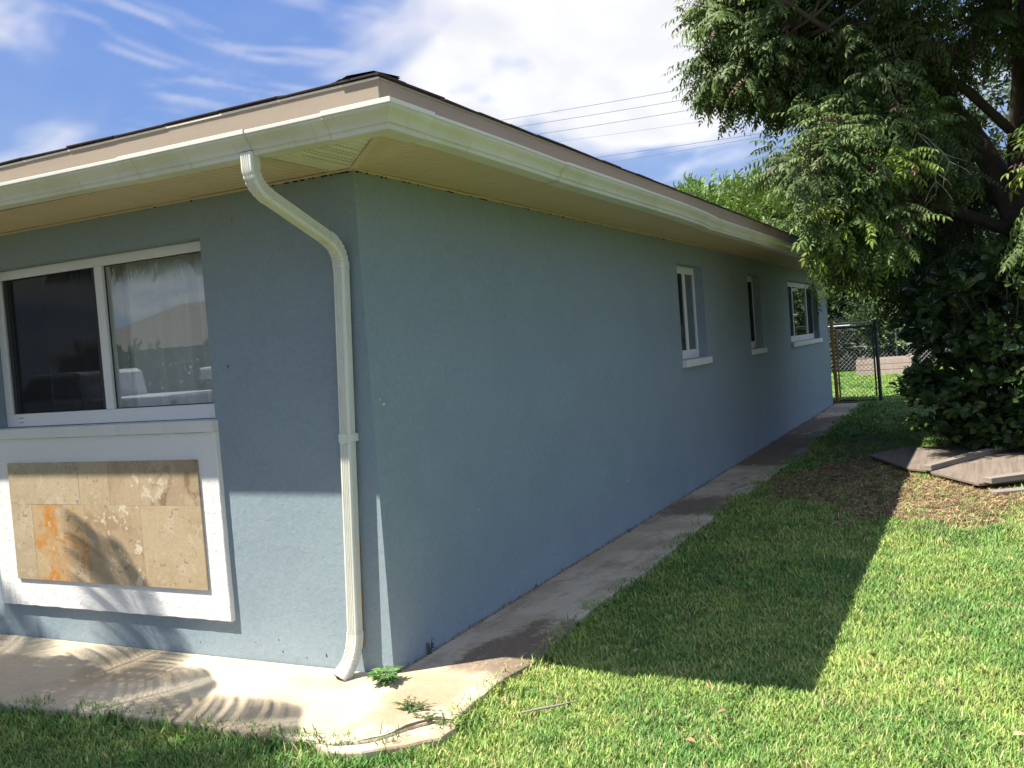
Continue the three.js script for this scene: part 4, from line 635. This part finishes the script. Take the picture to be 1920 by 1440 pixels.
bgTree('vine_bush', 'pale green climbing bush over the back fence', 'bush', { base: [-0.4, 0, -26.85], top: [-0.4, 1.2, -26.8], trunkR: 0.05, E: [{ c: [-0.35, 1.2, -26.6], r: [0.75, 0.5, 0.35], in: 0.1, n: 36 }, { c: [0.5, 2.05, -27.2], r: [1.5, 0.45, 0.5], in: 0.1, n: 46 }], leafL: 0.12, leafW: 0.06, col: [0.10, 0.165, 0.055], per: 15, seed: 1701, clumpR: 0.30 });
bgTree('dark_bush', 'dark leafy bush behind the back fence right of the planter', 'bush', { base: [1.7, 0, -27.4], top: [1.7, 1.2, -27.4], trunkR: 0.06, E: [{ c: [1.3, 0.85, -27.4], r: [2.2, 1.0, 0.5], in: 0.1, n: 150 }], leafL: 0.11, leafW: 0.05, col: [0.035, 0.07, 0.024], per: 15, seed: 1801, clumpR: 0.32 });

// ---------------------------------------------------------------- chain-link gate and fences
const chain = (x0, x1, y0, y1, z, step, rad) => { // diagonal wires woven in one plane, along x
  const l = [], H = y1 - y0; for (const s of [1, -1]) for (let c = x0 - H; c < x1 + H; c += step) { // y = s*(x-c)
    let a = s > 0 ? c : c - H, b = s > 0 ? c + H : c, ya = s > 0 ? y0 : y1, yb = s > 0 ? y1 : y0; if (b <= x0 || a >= x1) continue; const f = (x) => ya + (yb - ya) * (x - a) / (b - a); const xa = Math.max(a, x0), xb = Math.min(b, x1); if (xb - xa < 0.01) continue; l.push(tube([[xa, f(xa), z + s * rad], [xb, f(xb), z + s * rad]], rad, 3, false)); } return merge(l); };
{
  const g = thing('chain_link_gate', 'narrow chain-link gate with rusty yellow post at the house corner', 'gate', [0.03, 0, -15.12]); const b = -0.05;
  part('rusty_post', tube([[-0.02, b, 0], [-0.045, 1.52, 0]], 0.034, 10), M.rust, g); part('post_cap', new THREE.SphereGeometry(0.042, 10, 8).translate(-0.045, 1.53, 0), M.rust, g);
  part('dark_post', tube([[0.755, b, 0.0], [0.735, 1.49, 0.0]], 0.033, 10), M.darkMetal, g); part('post_cap', new THREE.SphereGeometry(0.04, 10, 8).translate(0.735, 1.49, 0), M.darkMetal, g);
  part('frame_rail', tube([[0.02, 1.41, 0], [0.695, 1.40, 0]], 0.019, 8), M.darkMetal, g); part('frame_rail', tube([[0.02, 0.03, 0], [0.70, 0.02, 0]], 0.014, 8), M.darkMetal, g);
  part('top_rail', tube([[-0.03, 1.49, -0.02], [0.72, 1.47, -0.02]], 0.02, 8), M.galv, g);
  part('frame_upright', tube([[0.04, 0.10, 0], [0.025, 1.42, 0]], 0.016, 8), M.rust, g); part('frame_upright', tube([[0.69, 0.10, 0], [0.675, 1.42, 0]], 0.016, 8), M.darkMetal, g);
  part('hinge', box(-0.02, 0.05, 0.36, 0.38, -0.02, 0.02), M.darkMetal, g); part('hinge', box(0.67, 0.76, 0.42, 0.44, -0.02, 0.02), M.darkMetal, g);
  part('chain_link', chain(0.05, 0.675, 0.04, 1.40, 0, 0.08, 0.0035), M.wire, g).userData.kind = 'stuff';
  const f = thing('chain_link_fence', 'short chain-link fence run beginning at a thin post beside the shrub', 'fence', [1.44, 0, -15.1]);
  part('post', tube([[0, b, 0], [0, 1.42, 0]], 0.026, 8), M.darkMetal, f); part('post', tube([[3.4, b, 0], [3.4, 1.42, 0]], 0.026, 8), M.darkMetal, f); part('tension_bar', tube([[0.06, 0.05, 0], [0.06, 1.36, 0]], 0.008, 6), M.darkMetal, f); part('top_rail', tube([[0, 1.40, 0], [3.4, 1.40, 0]], 0.019, 8), M.darkMetal, f);
  part('chain_link', chain(0.06, 3.38, 0.06, 1.39, 0, 0.08, 0.0022), M.wire, f).userData.kind = 'stuff';
  const k = thing('back_fence', 'grey chain-link fence along the back of the yard', 'fence', [0, 0, -26.3]);
  for (const x of [-5.4, -2.6, 0.2, 3.0, 5.8]) part('post', tube([[x, b, 0], [x, 1.42, 0]], 0.028, 8), M.galv, k); part('top_rail', tube([[-5.4, 1.40, 0], [5.8, 1.40, 0]], 0.02, 8), M.galv, k); part('chain_link', chain(-5.4, 5.8, 0.05, 1.39, 0, 0.12, 0.004), M.galv, k).userData.kind = 'stuff';
  part('cross_rail', tube([[-1.2, 0.73, -0.03], [1.6, 0.74, -0.03]], 0.018, 6), M.galv, k);
}
// raised planter bed
{
  const p = thing('raised_planter', 'weathered pinkish wooden raised planter bed on the sunny back lawn', 'planter', [0.1, -0.03, -24.2]);
  for (let k = 0; k < 3; k++) { part('plank', box(-0.74, 0.60, 0.01 + 0.154 * k, 0.152 + 0.154 * k, 0.16, 0.20, 0.004), M.bedWood, p); part('plank', box(-0.74, 0.60, 0.01 + 0.154 * k, 0.152 + 0.154 * k, -0.95, -0.91, 0.004), M.bedWood, p); part('plank', box(0.601, 0.641, 0.01 + 0.154 * k, 0.152 + 0.154 * k, -0.95, 0.20, 0.004), M.bedWood, p); part('plank', box(-0.781, -0.741, 0.01 + 0.154 * k, 0.152 + 0.154 * k, -0.95, 0.20, 0.004), M.bedWood, p); }
  for (const [x, z] of [[-0.735, 0.075], [0.515, 0.075], [-0.735, -0.905], [0.515, -0.905]]) part('corner_post', box(x, x + 0.08, 0, 0.53, z, z + 0.08, 0.004), M.beam, p);
  part('soil', box(-0.73, 0.59, 0.02, 0.34, -0.90, 0.07), M.soil, p);
  const t = thing('planter_seedling', 'small green seedling growing in the wooden planter', 'plant', [-0.28, 0.31, -24.35]), r = rng(66), lf = leafShape(0.14, 0.07, 0.2, 0.3, 3), m = leafMat(0.09, 0.19, 0.03); part('stem', tube([[0, 0, 0], [0.01, 0.16, 0]], 0.006, 5), m, t);
  for (let k = 0; k < 14; k++) { const a = k * 2.4, l = part('leaf', lf, m, t); l.position.set(0, 0.04 + 0.009 * k, 0); l.quaternion.copy(orientUp(new THREE.Vector3(Math.cos(a), 0.5 * r(), Math.sin(a)).normalize(), r, 0.3)); }
}
// overhead wires
{
  const wires = [[925, 228, 1310, 162, 0.011, 'uppermost overhead power cable above the roof'], [955, 240, 1335, 178, 0.011, 'second overhead power cable from the top'], [995, 254, 1360, 195, 0.011, 'third overhead power cable from the top'], [1105, 297, 1375, 258, 0.011, 'upper of the two lower overhead cables'], [1130, 307, 1375, 266, 0.008, 'lower of the two lower overhead cables'], [1190, 246, 1375, 219, 0.006, 'faint thin overhead cable between the two bundles'], [1260, 341, 1385, 317, 0.006, 'lowest faint thin overhead cable just above the trees']];
  for (const [u0, v0, u1, v1, rad, label] of wires) { const hit = (u, v) => { const d = pixDir(u, v), t = (-40 - EYE.z) / d.z; return EYE.clone().addScaledVector(d, t); }; const a = hit(u0, v0), b = hit(u1, v1), d = b.clone().sub(a).normalize(); const y0 = a.y - d.y * 0, pts = []; const lo = -46, hi = 34; for (let i = 0; i <= 40; i++) { const x = mix(lo, hi, i / 40), t = (x - a.x) / (b.x - a.x); pts.push([x, mix(a.y, b.y, t) + 0.0009 * (x - a.x) * (x - b.x), -40]); } const m = new THREE.Mesh(tube(pts, rad, 5, false), M.cable); m.name = numbered('power_cable'); scene.add(m); tag(m, label, 'cable', 'overhead power cables'); }
}

// ---------------------------------------------------------------- boards and litter on the lawn
{
  const quad = (pts, th) => { const s = new THREE.Shape(pts.map(([x, z]) => new THREE.Vector2(x, -z))); const g = new THREE.ExtrudeGeometry(s, { depth: th, bevelEnabled: true, bevelThickness: 0.003, bevelSize: 0.003, bevelSegments: 1 }); g.rotateX(-Math.PI / 2); return boxUV(g); };
  const ob = (name, label, cat, geo, mat, y) => { const m = new THREE.Mesh(geo, mat); m.name = numbered(name); m.position.y = y; scene.add(m); tag(m, label, cat); return m; };
  ob('plywood_sheet', 'weathered plywood sheet lying half in the house shadow', 'plywood', quad([[1.40, -7.40], [1.46, -7.62], [1.74, -8.08], [2.9, -8.0], [2.75, -7.3], [2.08, -6.25], [1.85, -6.42]], 0.018), M.ply, 0.004);
  ob('plywood_sheet', 'weathered brown plywood sheet dappled with tree shade', 'plywood', quad([[2.08, -6.12], [2.50, -5.42], [3.9, -6.4], [3.35, -7.75], [2.85, -7.6]], 0.018), M.ply, 0.010);
  const beam = (a, b, w, h, y, label) => { const L = Math.hypot(b[0] - a[0], b[1] - a[1]), g = new RoundedBoxGeometry(L, h, w, 2, 0.006); const q = boxUV(g); const uv = q.attributes.uv; for (let i = 0; i < uv.count; i++) uv.setXY(i, uv.getY(i), uv.getX(i)); const m = ob('timber_beam', label, 'timber', q, M.beam, y + h / 2); m.position.x = (a[0] + b[0]) / 2; m.position.z = (a[1] + b[1]) / 2; m.rotation.y = -Math.atan2(b[1] - a[1], b[0] - a[0]); return m; };
  beam([2.04, -6.22], [2.90, -8.05], 0.09, 0.055, 0.024, 'grey timber lying lengthwise between the two plywood sheets');
  beam([2.56, -5.42], [3.25, -6.05], 0.11, 0.05, 0.032, 'pale timber at the lawn edge of the boards'); beam([2.60, -5.24], [3.45, -5.75], 0.12, 0.028, -0.032, 'thin plank lying flat on the grass below the pale timber');
  // a twig, a root on the crack, fallen leaves
  const tw = new THREE.Mesh(tube([[0.80, -0.012, 0.235], [0.86, -0.004, 0.20], [0.93, 0.004, 0.165], [0.99, 0.008, 0.11]], [0.004, 0.0055, 0.005, 0.003], 6), M.deadwood); tw.name = 'fallen_twig'; scene.add(tw); tag(tw, 'bleached twig lying in the sunny grass beside the slab corner', 'twig');
  const rt = new THREE.Mesh(merge([tube([[0.40, 0.006, 0.60], [0.425, 0.010, 0.545], [0.455, 0.010, 0.495], [0.50, 0.008, 0.435], [0.52, 0.006, 0.41]], [0.003, 0.007, 0.006, 0.005, 0.002], 6), tube([[0.49, 0.008, 0.447], [0.54, 0.008, 0.43], [0.58, 0.006, 0.425]], [0.004, 0.003, 0.002], 5), tube([[0.30, 0.0, 0.706], [0.345, 0.002, 0.672], [0.375, 0.001, 0.635], [0.40, 0.003, 0.59]], [0.001, 0.003, 0.002, 0.003], 5)]), M.bark); rt.name = 'surface_root'; scene.add(rt); tag(rt, 'dark root running along the crack in the slab corner', 'root');
  const r = rng(92), lf = leafShape(0.06, 0.028, 0.3, 0.4, 3), lmat = [std({ color: rgb(0.42, 0.33, 0.2) }), std({ color: rgb(0.34, 0.2, 0.1) })];
  const spots = [[1200, 1222], [1265, 1060], [1420, 1010], [1285, 1395], [1370, 1310], [1366, 1340], [1230, 1190], [1640, 1240], [1900, 1390], [1560, 905], [1600, 880], [1480, 970]];
  spots.forEach(([u, v], i) => { const d = pixDir(u, v), t = (-0.02 - EYE.y) / d.y, p = EYE.clone().addScaledVector(d, t); const m = new THREE.Mesh(lf, lmat[i % 2]); m.name = numbered('fallen_leaf'); m.position.copy(p); m.position.y = gh(p.x, p.z) + 0.05; m.quaternion.copy(orientUp(new THREE.Vector3(r() - 0.5, 0.3 * r(), r() - 0.5).normalize(), r, 0.6)); scene.add(m); tag(m, 'small dry brown leaf caught in the grass', 'leaf', 'dry leaves on the lawn'); });
}
// ---------------------------------------------------------------- weeds
function weed(name, label, pos, n, L, W, h, spread, col, seed) {
  const t = thing(name, label, 'weed', pos), r = rng(seed), g = [leafShape(L, W, 0.25, 0.35, 4), leafShape(L * 0.75, W * 0.8, 0.3, 0.2, 4)], m = [0.8, 1, 1.25].map((k) => leafMat(col[0] * k, col[1] * k, col[2] * k, 0.5, 0.4)), stems = [];
  const ns = Math.max(2, Math.round(n / 7)); for (let s = 0; s < ns; s++) {
    const a = s / ns * 6.283 + r(), R = spread * (0.3 + 0.7 * r()), tip = new THREE.Vector3(Math.cos(a) * R, h * (0.5 + 0.5 * r()), Math.sin(a) * R * 0.8), mid = tip.clone().multiplyScalar(0.5).add(new THREE.Vector3(0, h * 0.2, 0)), c = new THREE.QuadraticBezierCurve3(new THREE.Vector3((r() - 0.5) * 0.02, -0.002, (r() - 0.5) * 0.02), mid, tip); stems.push(tube(c.getPoints(5), [0.003, 0.003, 0.0025, 0.002, 0.0015, 0.001], 4, false));
    for (let k = 0; k < 7; k++) { const p = c.getPoint(0.25 + 0.75 * k / 6), b = a + (k % 2 ? 1 : -1) * (1.2 - 0.15 * k) + 0.4 * (r() - 0.5), d = new THREE.Vector3(Math.cos(b), 0.15 + 0.35 * r(), Math.sin(b)).normalize(), l = part('leaf', g[k % 2], m[Math.floor(r() * 3)], t); l.position.copy(p); l.quaternion.copy(orientUp(d, r, 0.4)); l.scale.setScalar(0.75 + 0.5 * r()); }
  }
  part('stems', merge(stems), m[0], t); return t;
}
weed('broadleaf_weed', 'bright green broad-leaved weed sprouting at the house corner', [0.03, 0.0, 0.105], 56, 0.055, 0.026, 0.055, 0.075, [0.10, 0.24, 0.035], 71);
weed('ferny_weed', 'small-leaved creeping weed on the slab in front of the corner', [0.34, 0.0, 0.36], 90, 0.026, 0.012, 0.035, 0.10, [0.13, 0.22, 0.06], 72);
weed('ferny_weed', 'sparse low weed beside the dark root on the cracked slab', [0.46, 0.0, 0.43], 35, 0.024, 0.011, 0.022, 0.06, [0.15, 0.22, 0.06], 73);
weed('wall_weed', 'tiny dark weed standing against the foot of the side wall', [0.02, 0.0, -0.31], 22, 0.02, 0.012, 0.085, 0.016, [0.045, 0.09, 0.035], 74);
weed('wall_weed', 'tiny weed in the joint of side wall and path', [0.03, 0.0, -3.3], 14, 0.018, 0.010, 0.02, 0.03, [0.05, 0.09, 0.03], 75);
weed('edge_weed', 'little two-stemmed weed at the shaded edge of the apron', [-1.02, -0.02, 0.80], 14, 0.02, 0.012, 0.05, 0.03, [0.06, 0.12, 0.03], 76);

// ---------------------------------------------------------------- out of frame: what the front window mirrors and what shades the lawn
{
  const palm = thing('feather_palm', 'feather palm with long drooping fronds in the front yard', 'palm', [-3.5, -0.1, 3.25]), r = rng(404);
  part('trunk', tube([[0, 0, 0], [0.04, 1.0, 0.0], [0.05, 2.0, -0.02], [0.04, 2.95, -0.05]], [0.17, 0.13, 0.115, 0.10], 12), M.bark, palm);
  const pm = leafMat(0.06, 0.10, 0.03, 0.5, 0.15);
  const frond = (az, up, len, droop, hang = 0.13) => {
    const pts = [], d = new THREE.Vector3(Math.cos(az), 0, Math.sin(az)); let p = new THREE.Vector3(0.04, 2.95, -0.05), th = up; for (let i = 0; i <= 16; i++) { pts.push(p.clone()); p = p.clone().addScaledVector(d, Math.cos(th) * len / 16).add(new THREE.Vector3(0, Math.sin(th) * len / 16, 0)); th -= droop / 16; }
    const l = [tube(pts, pts.map((_, i) => 0.022 * (1 - i / 19)), 5, false)]; const side = new THREE.Vector3(-d.z, 0, d.x);
    for (let i = 0; i < 58; i++) { const t = 0.16 + 0.84 * i / 58, k = Math.min(15, Math.floor(t * 16)), q = pts[k].clone().lerp(pts[k + 1], t * 16 - k), tan = pts[k + 1].clone().sub(pts[k]).normalize(); for (const s of [-1, 1]) { const L = 0.62 * Math.sin(Math.PI * (0.12 + 0.8 * t)) + 0.12, a0 = side.clone().multiplyScalar(s).addScaledVector(tan, 0.55).normalize(); const pl = []; let e = q.clone(), dd = a0.clone(); for (let j = 0; j <= 4; j++) { pl.push(e.clone()); dd.y -= hang + 0.05 * r(); dd.normalize(); e = e.clone().addScaledVector(dd, L / 4); } const W = 0.034; const rows = pl.map((v, j) => { const w = W * [0.6, 1, 0.9, 0.6, 0.05][j] / 2; return [[v.x + tan.x * w, v.y + tan.y * w, v.z + tan.z * w], [v.x - tan.x * w, v.y - tan.y * w, v.z - tan.z * w]]; }); l.push(gridGeo(rows)); } }
    part('frond', merge(l.map((g) => { const h = g.clone(); h.deleteAttribute('uv'); return h; })), pm, palm);
  };
  for (const [az, up, len, dr, hg] of [[-0.62, 0.55, 2.7, 1.25], [-0.95, 0.45, 2.5, 1.25], [-0.32, 0.6, 2.8, 1.3], [-0.05, 0.5, 2.7, 1.15], [-1.35, 0.6, 2.5, 1.3], [0.35, 0.7, 2.6, 1.3], [-0.2, 0.95, 2.6, 1.2], [-1.9, 0.6, 2.4, 1.3], [0.9, 0.7, 2.5, 1.4], [1.6, 0.7, 2.5, 1.4], [2.4, 0.7, 2.5, 1.4], [3.2, 0.7, 2.5, 1.4], [4.0, 0.9, 2.5, 1.5], [-1.2, 0.16, 2.1, 0.8, 0.32], [-1.55, 0.12, 2.0, 0.7, 0.32], [-1.8, 0.2, 2.1, 0.8, 0.32], [-1.4, 0.3, 2.0, 0.9, 0.3]]) frond(az, up, len, dr, hg);

  // house across the street
  const n = thing('neighbour_house', 'tan house with brown hip roof across the street', 'house', [-27, -0.12, 30]); const tanW = std({ color: rgb(0.36, 0.32, 0.26) }), br = std({ color: rgb(0.13, 0.11, 0.095), roughness: 0.95 });
  part('wall', box(-9, 7, 0, 2.7, -4, 4), tanW, n);
  { const x0 = -9.6, x1 = 7.6, z0 = -4.6, z1 = 4.6, y = 2.7, ry = 4.9, pos = []; const tri = (...p) => p.forEach((q) => pos.push(...q)); const A = [x0, y, z0], B = [x1, y, z0], C = [x1, y, z1], D = [x0, y, z1], R1 = [x0 + 4.6, ry, 0], R2 = [x1 - 4.6, ry, 0]; tri(A, R1, B); tri(B, R1, R2); tri(B, R2, C); tri(C, R2, D); tri(D, R2, R1); tri(D, R1, A); tri(A, B, C); tri(A, C, D); const g = new THREE.BufferGeometry(); g.setAttribute('position', new THREE.Float32BufferAttribute(pos, 3)); g.computeVertexNormals(); part('roof', boxUV(g), br, n); }
  for (const x of [-6, -1.5, 3.5]) { const f = part('window', box(x, x + 1.6, 0.9, 2.1, -4.03, -4.002), M.vinyl, n); part('pane', box(x + 0.08, x + 1.52, 0.98, 2.02, -4.045, -4.031), std({ color: rgb(0.05, 0.06, 0.07), roughness: 0.1 }), f); }
  part('door', box(1.2, 2.15, 0.02, 2.1, -4.05, -4.002), std({ color: rgb(0.2, 0.12, 0.08) }), n);
  bgTree('hedge_bush', 'rounded green hedge bush in front of the tan house', 'bush', { base: [-24, -0.3, 24.6], top: [-24, 0.8, 24.6], trunkR: 0.06, E: [{ c: [-24, 0.9, 24.6], r: [2.6, 1.1, 0.8], in: 0.3, n: 60 }], leafL: 0.2, leafW: 0.1, col: [0.07, 0.12, 0.04], per: 10, seed: 1901, clumpR: 0.5 });
  bgTree('hedge_bush', 'taller green hedge bush beside the tan house', 'bush', { base: [-30, -0.3, 24.4], top: [-30, 1.0, 24.4], trunkR: 0.06, E: [{ c: [-30.5, 1.3, 24.4], r: [3.0, 1.3, 0.9], in: 0.3, n: 70 }], leafL: 0.2, leafW: 0.1, col: [0.06, 0.11, 0.035], per: 10, seed: 1902, clumpR: 0.5 });

  // white pickup parked on the street side of the front yard
  const t = thing('pickup_truck', 'white pickup truck parked beyond the front lawn', 'truck', [-14.1, -0.09, 10.2]), wp = std({ color: rgb(0.72, 0.73, 0.74), roughness: 0.3 }), gl = std({ color: rgb(0.03, 0.035, 0.04), roughness: 0.3 }), rb = std({ color: rgb(0.03, 0.03, 0.03) });
  const side = (pts, z0, z1, bev) => { const s = new THREE.Shape(pts.map((p) => new THREE.Vector2(...p))); const g = new THREE.ExtrudeGeometry(s, { depth: z1 - z0 - 2 * bev, bevelEnabled: true, bevelThickness: bev, bevelSize: bev, bevelOffset: -bev, bevelSegments: 3 }); g.translate(0, 0, z0 + bev); return boxUV(g); };
  part('body', side([[-3.35, 0.45], [-3.35, 1.0], [-3.2, 1.12], [-2.1, 1.2], [2.72, 1.2], [2.75, 1.15], [2.75, 0.5], [2.3, 0.42], [-2.2, 0.42]], -0.92, 0.92, 0.05), wp, t);
  const cab = part('cab', side([[-2.25, 1.18], [-1.45, 1.72], [-1.3, 1.78], [0.05, 1.78], [0.2, 1.70], [0.3, 1.18]], -0.78, 0.78, 0.05), wp, t);
  for (const s of [-1, 1]) { const z = s * 0.80; part('side_window', side([[-1.9, 1.24], [-1.36, 1.66], [-0.8, 1.68], [-0.8, 1.24]], Math.min(z, z - s * 0.02), Math.max(z, z - s * 0.02), 0.004), gl, cab); part('side_window', side([[-0.7, 1.24], [-0.7, 1.68], [0.02, 1.68], [0.14, 1.24]], Math.min(z, z - s * 0.02), Math.max(z, z - s * 0.02), 0.004), gl, cab); for (const x of [-2.3, 1.72]) { const w = part('wheel', new THREE.CylinderGeometry(0.38, 0.38, 0.24, 24).rotateX(Math.PI / 2).translate(x, 0.38, s * 0.82), rb, t); part('rim', new THREE.CylinderGeometry(0.23, 0.23, 0.25, 16).rotateX(Math.PI / 2).translate(x, 0.38, s * 0.825), M.galv, w); } part('door_handle', box(-0.15, 0.02, 1.06, 1.09, Math.min(s * 0.92, s * 0.945), Math.max(s * 0.92, s * 0.945), 0.005), wp, t); part('tail_light', box(2.70, 2.765, 0.85, 1.1, s * 0.85 - 0.06, s * 0.85 + 0.06, 0.01), std({ color: rgb(0.3, 0.02, 0.02), roughness: 0.3 }), t); }
  const mb = thing('mailbox', 'white mailbox on a post at the street', 'mailbox', [-10.9, -0.1, 10.0]); part('post', box(-0.05, 0.05, 0, 1.45, -0.05, 0.05), M.beam, mb); const ms = new THREE.Shape(); ms.moveTo(-0.11, 0); ms.lineTo(0.11, 0); ms.lineTo(0.11, 0.13); ms.absarc(0, 0.13, 0.11, 0, Math.PI, false); ms.lineTo(-0.11, 0); const mg = new THREE.ExtrudeGeometry(ms, { depth: 0.5, bevelEnabled: false }); mg.rotateY(Math.PI / 2); mg.translate(-0.25, 1.45, 0); part('box', mg, wp, mb);
}

// ---------------------------------------------------------------- finish
scene.traverse((o) => { if (o.isMesh) { o.castShadow = true; o.receiveShadow = true; } });
renderer.render(scene, camera);
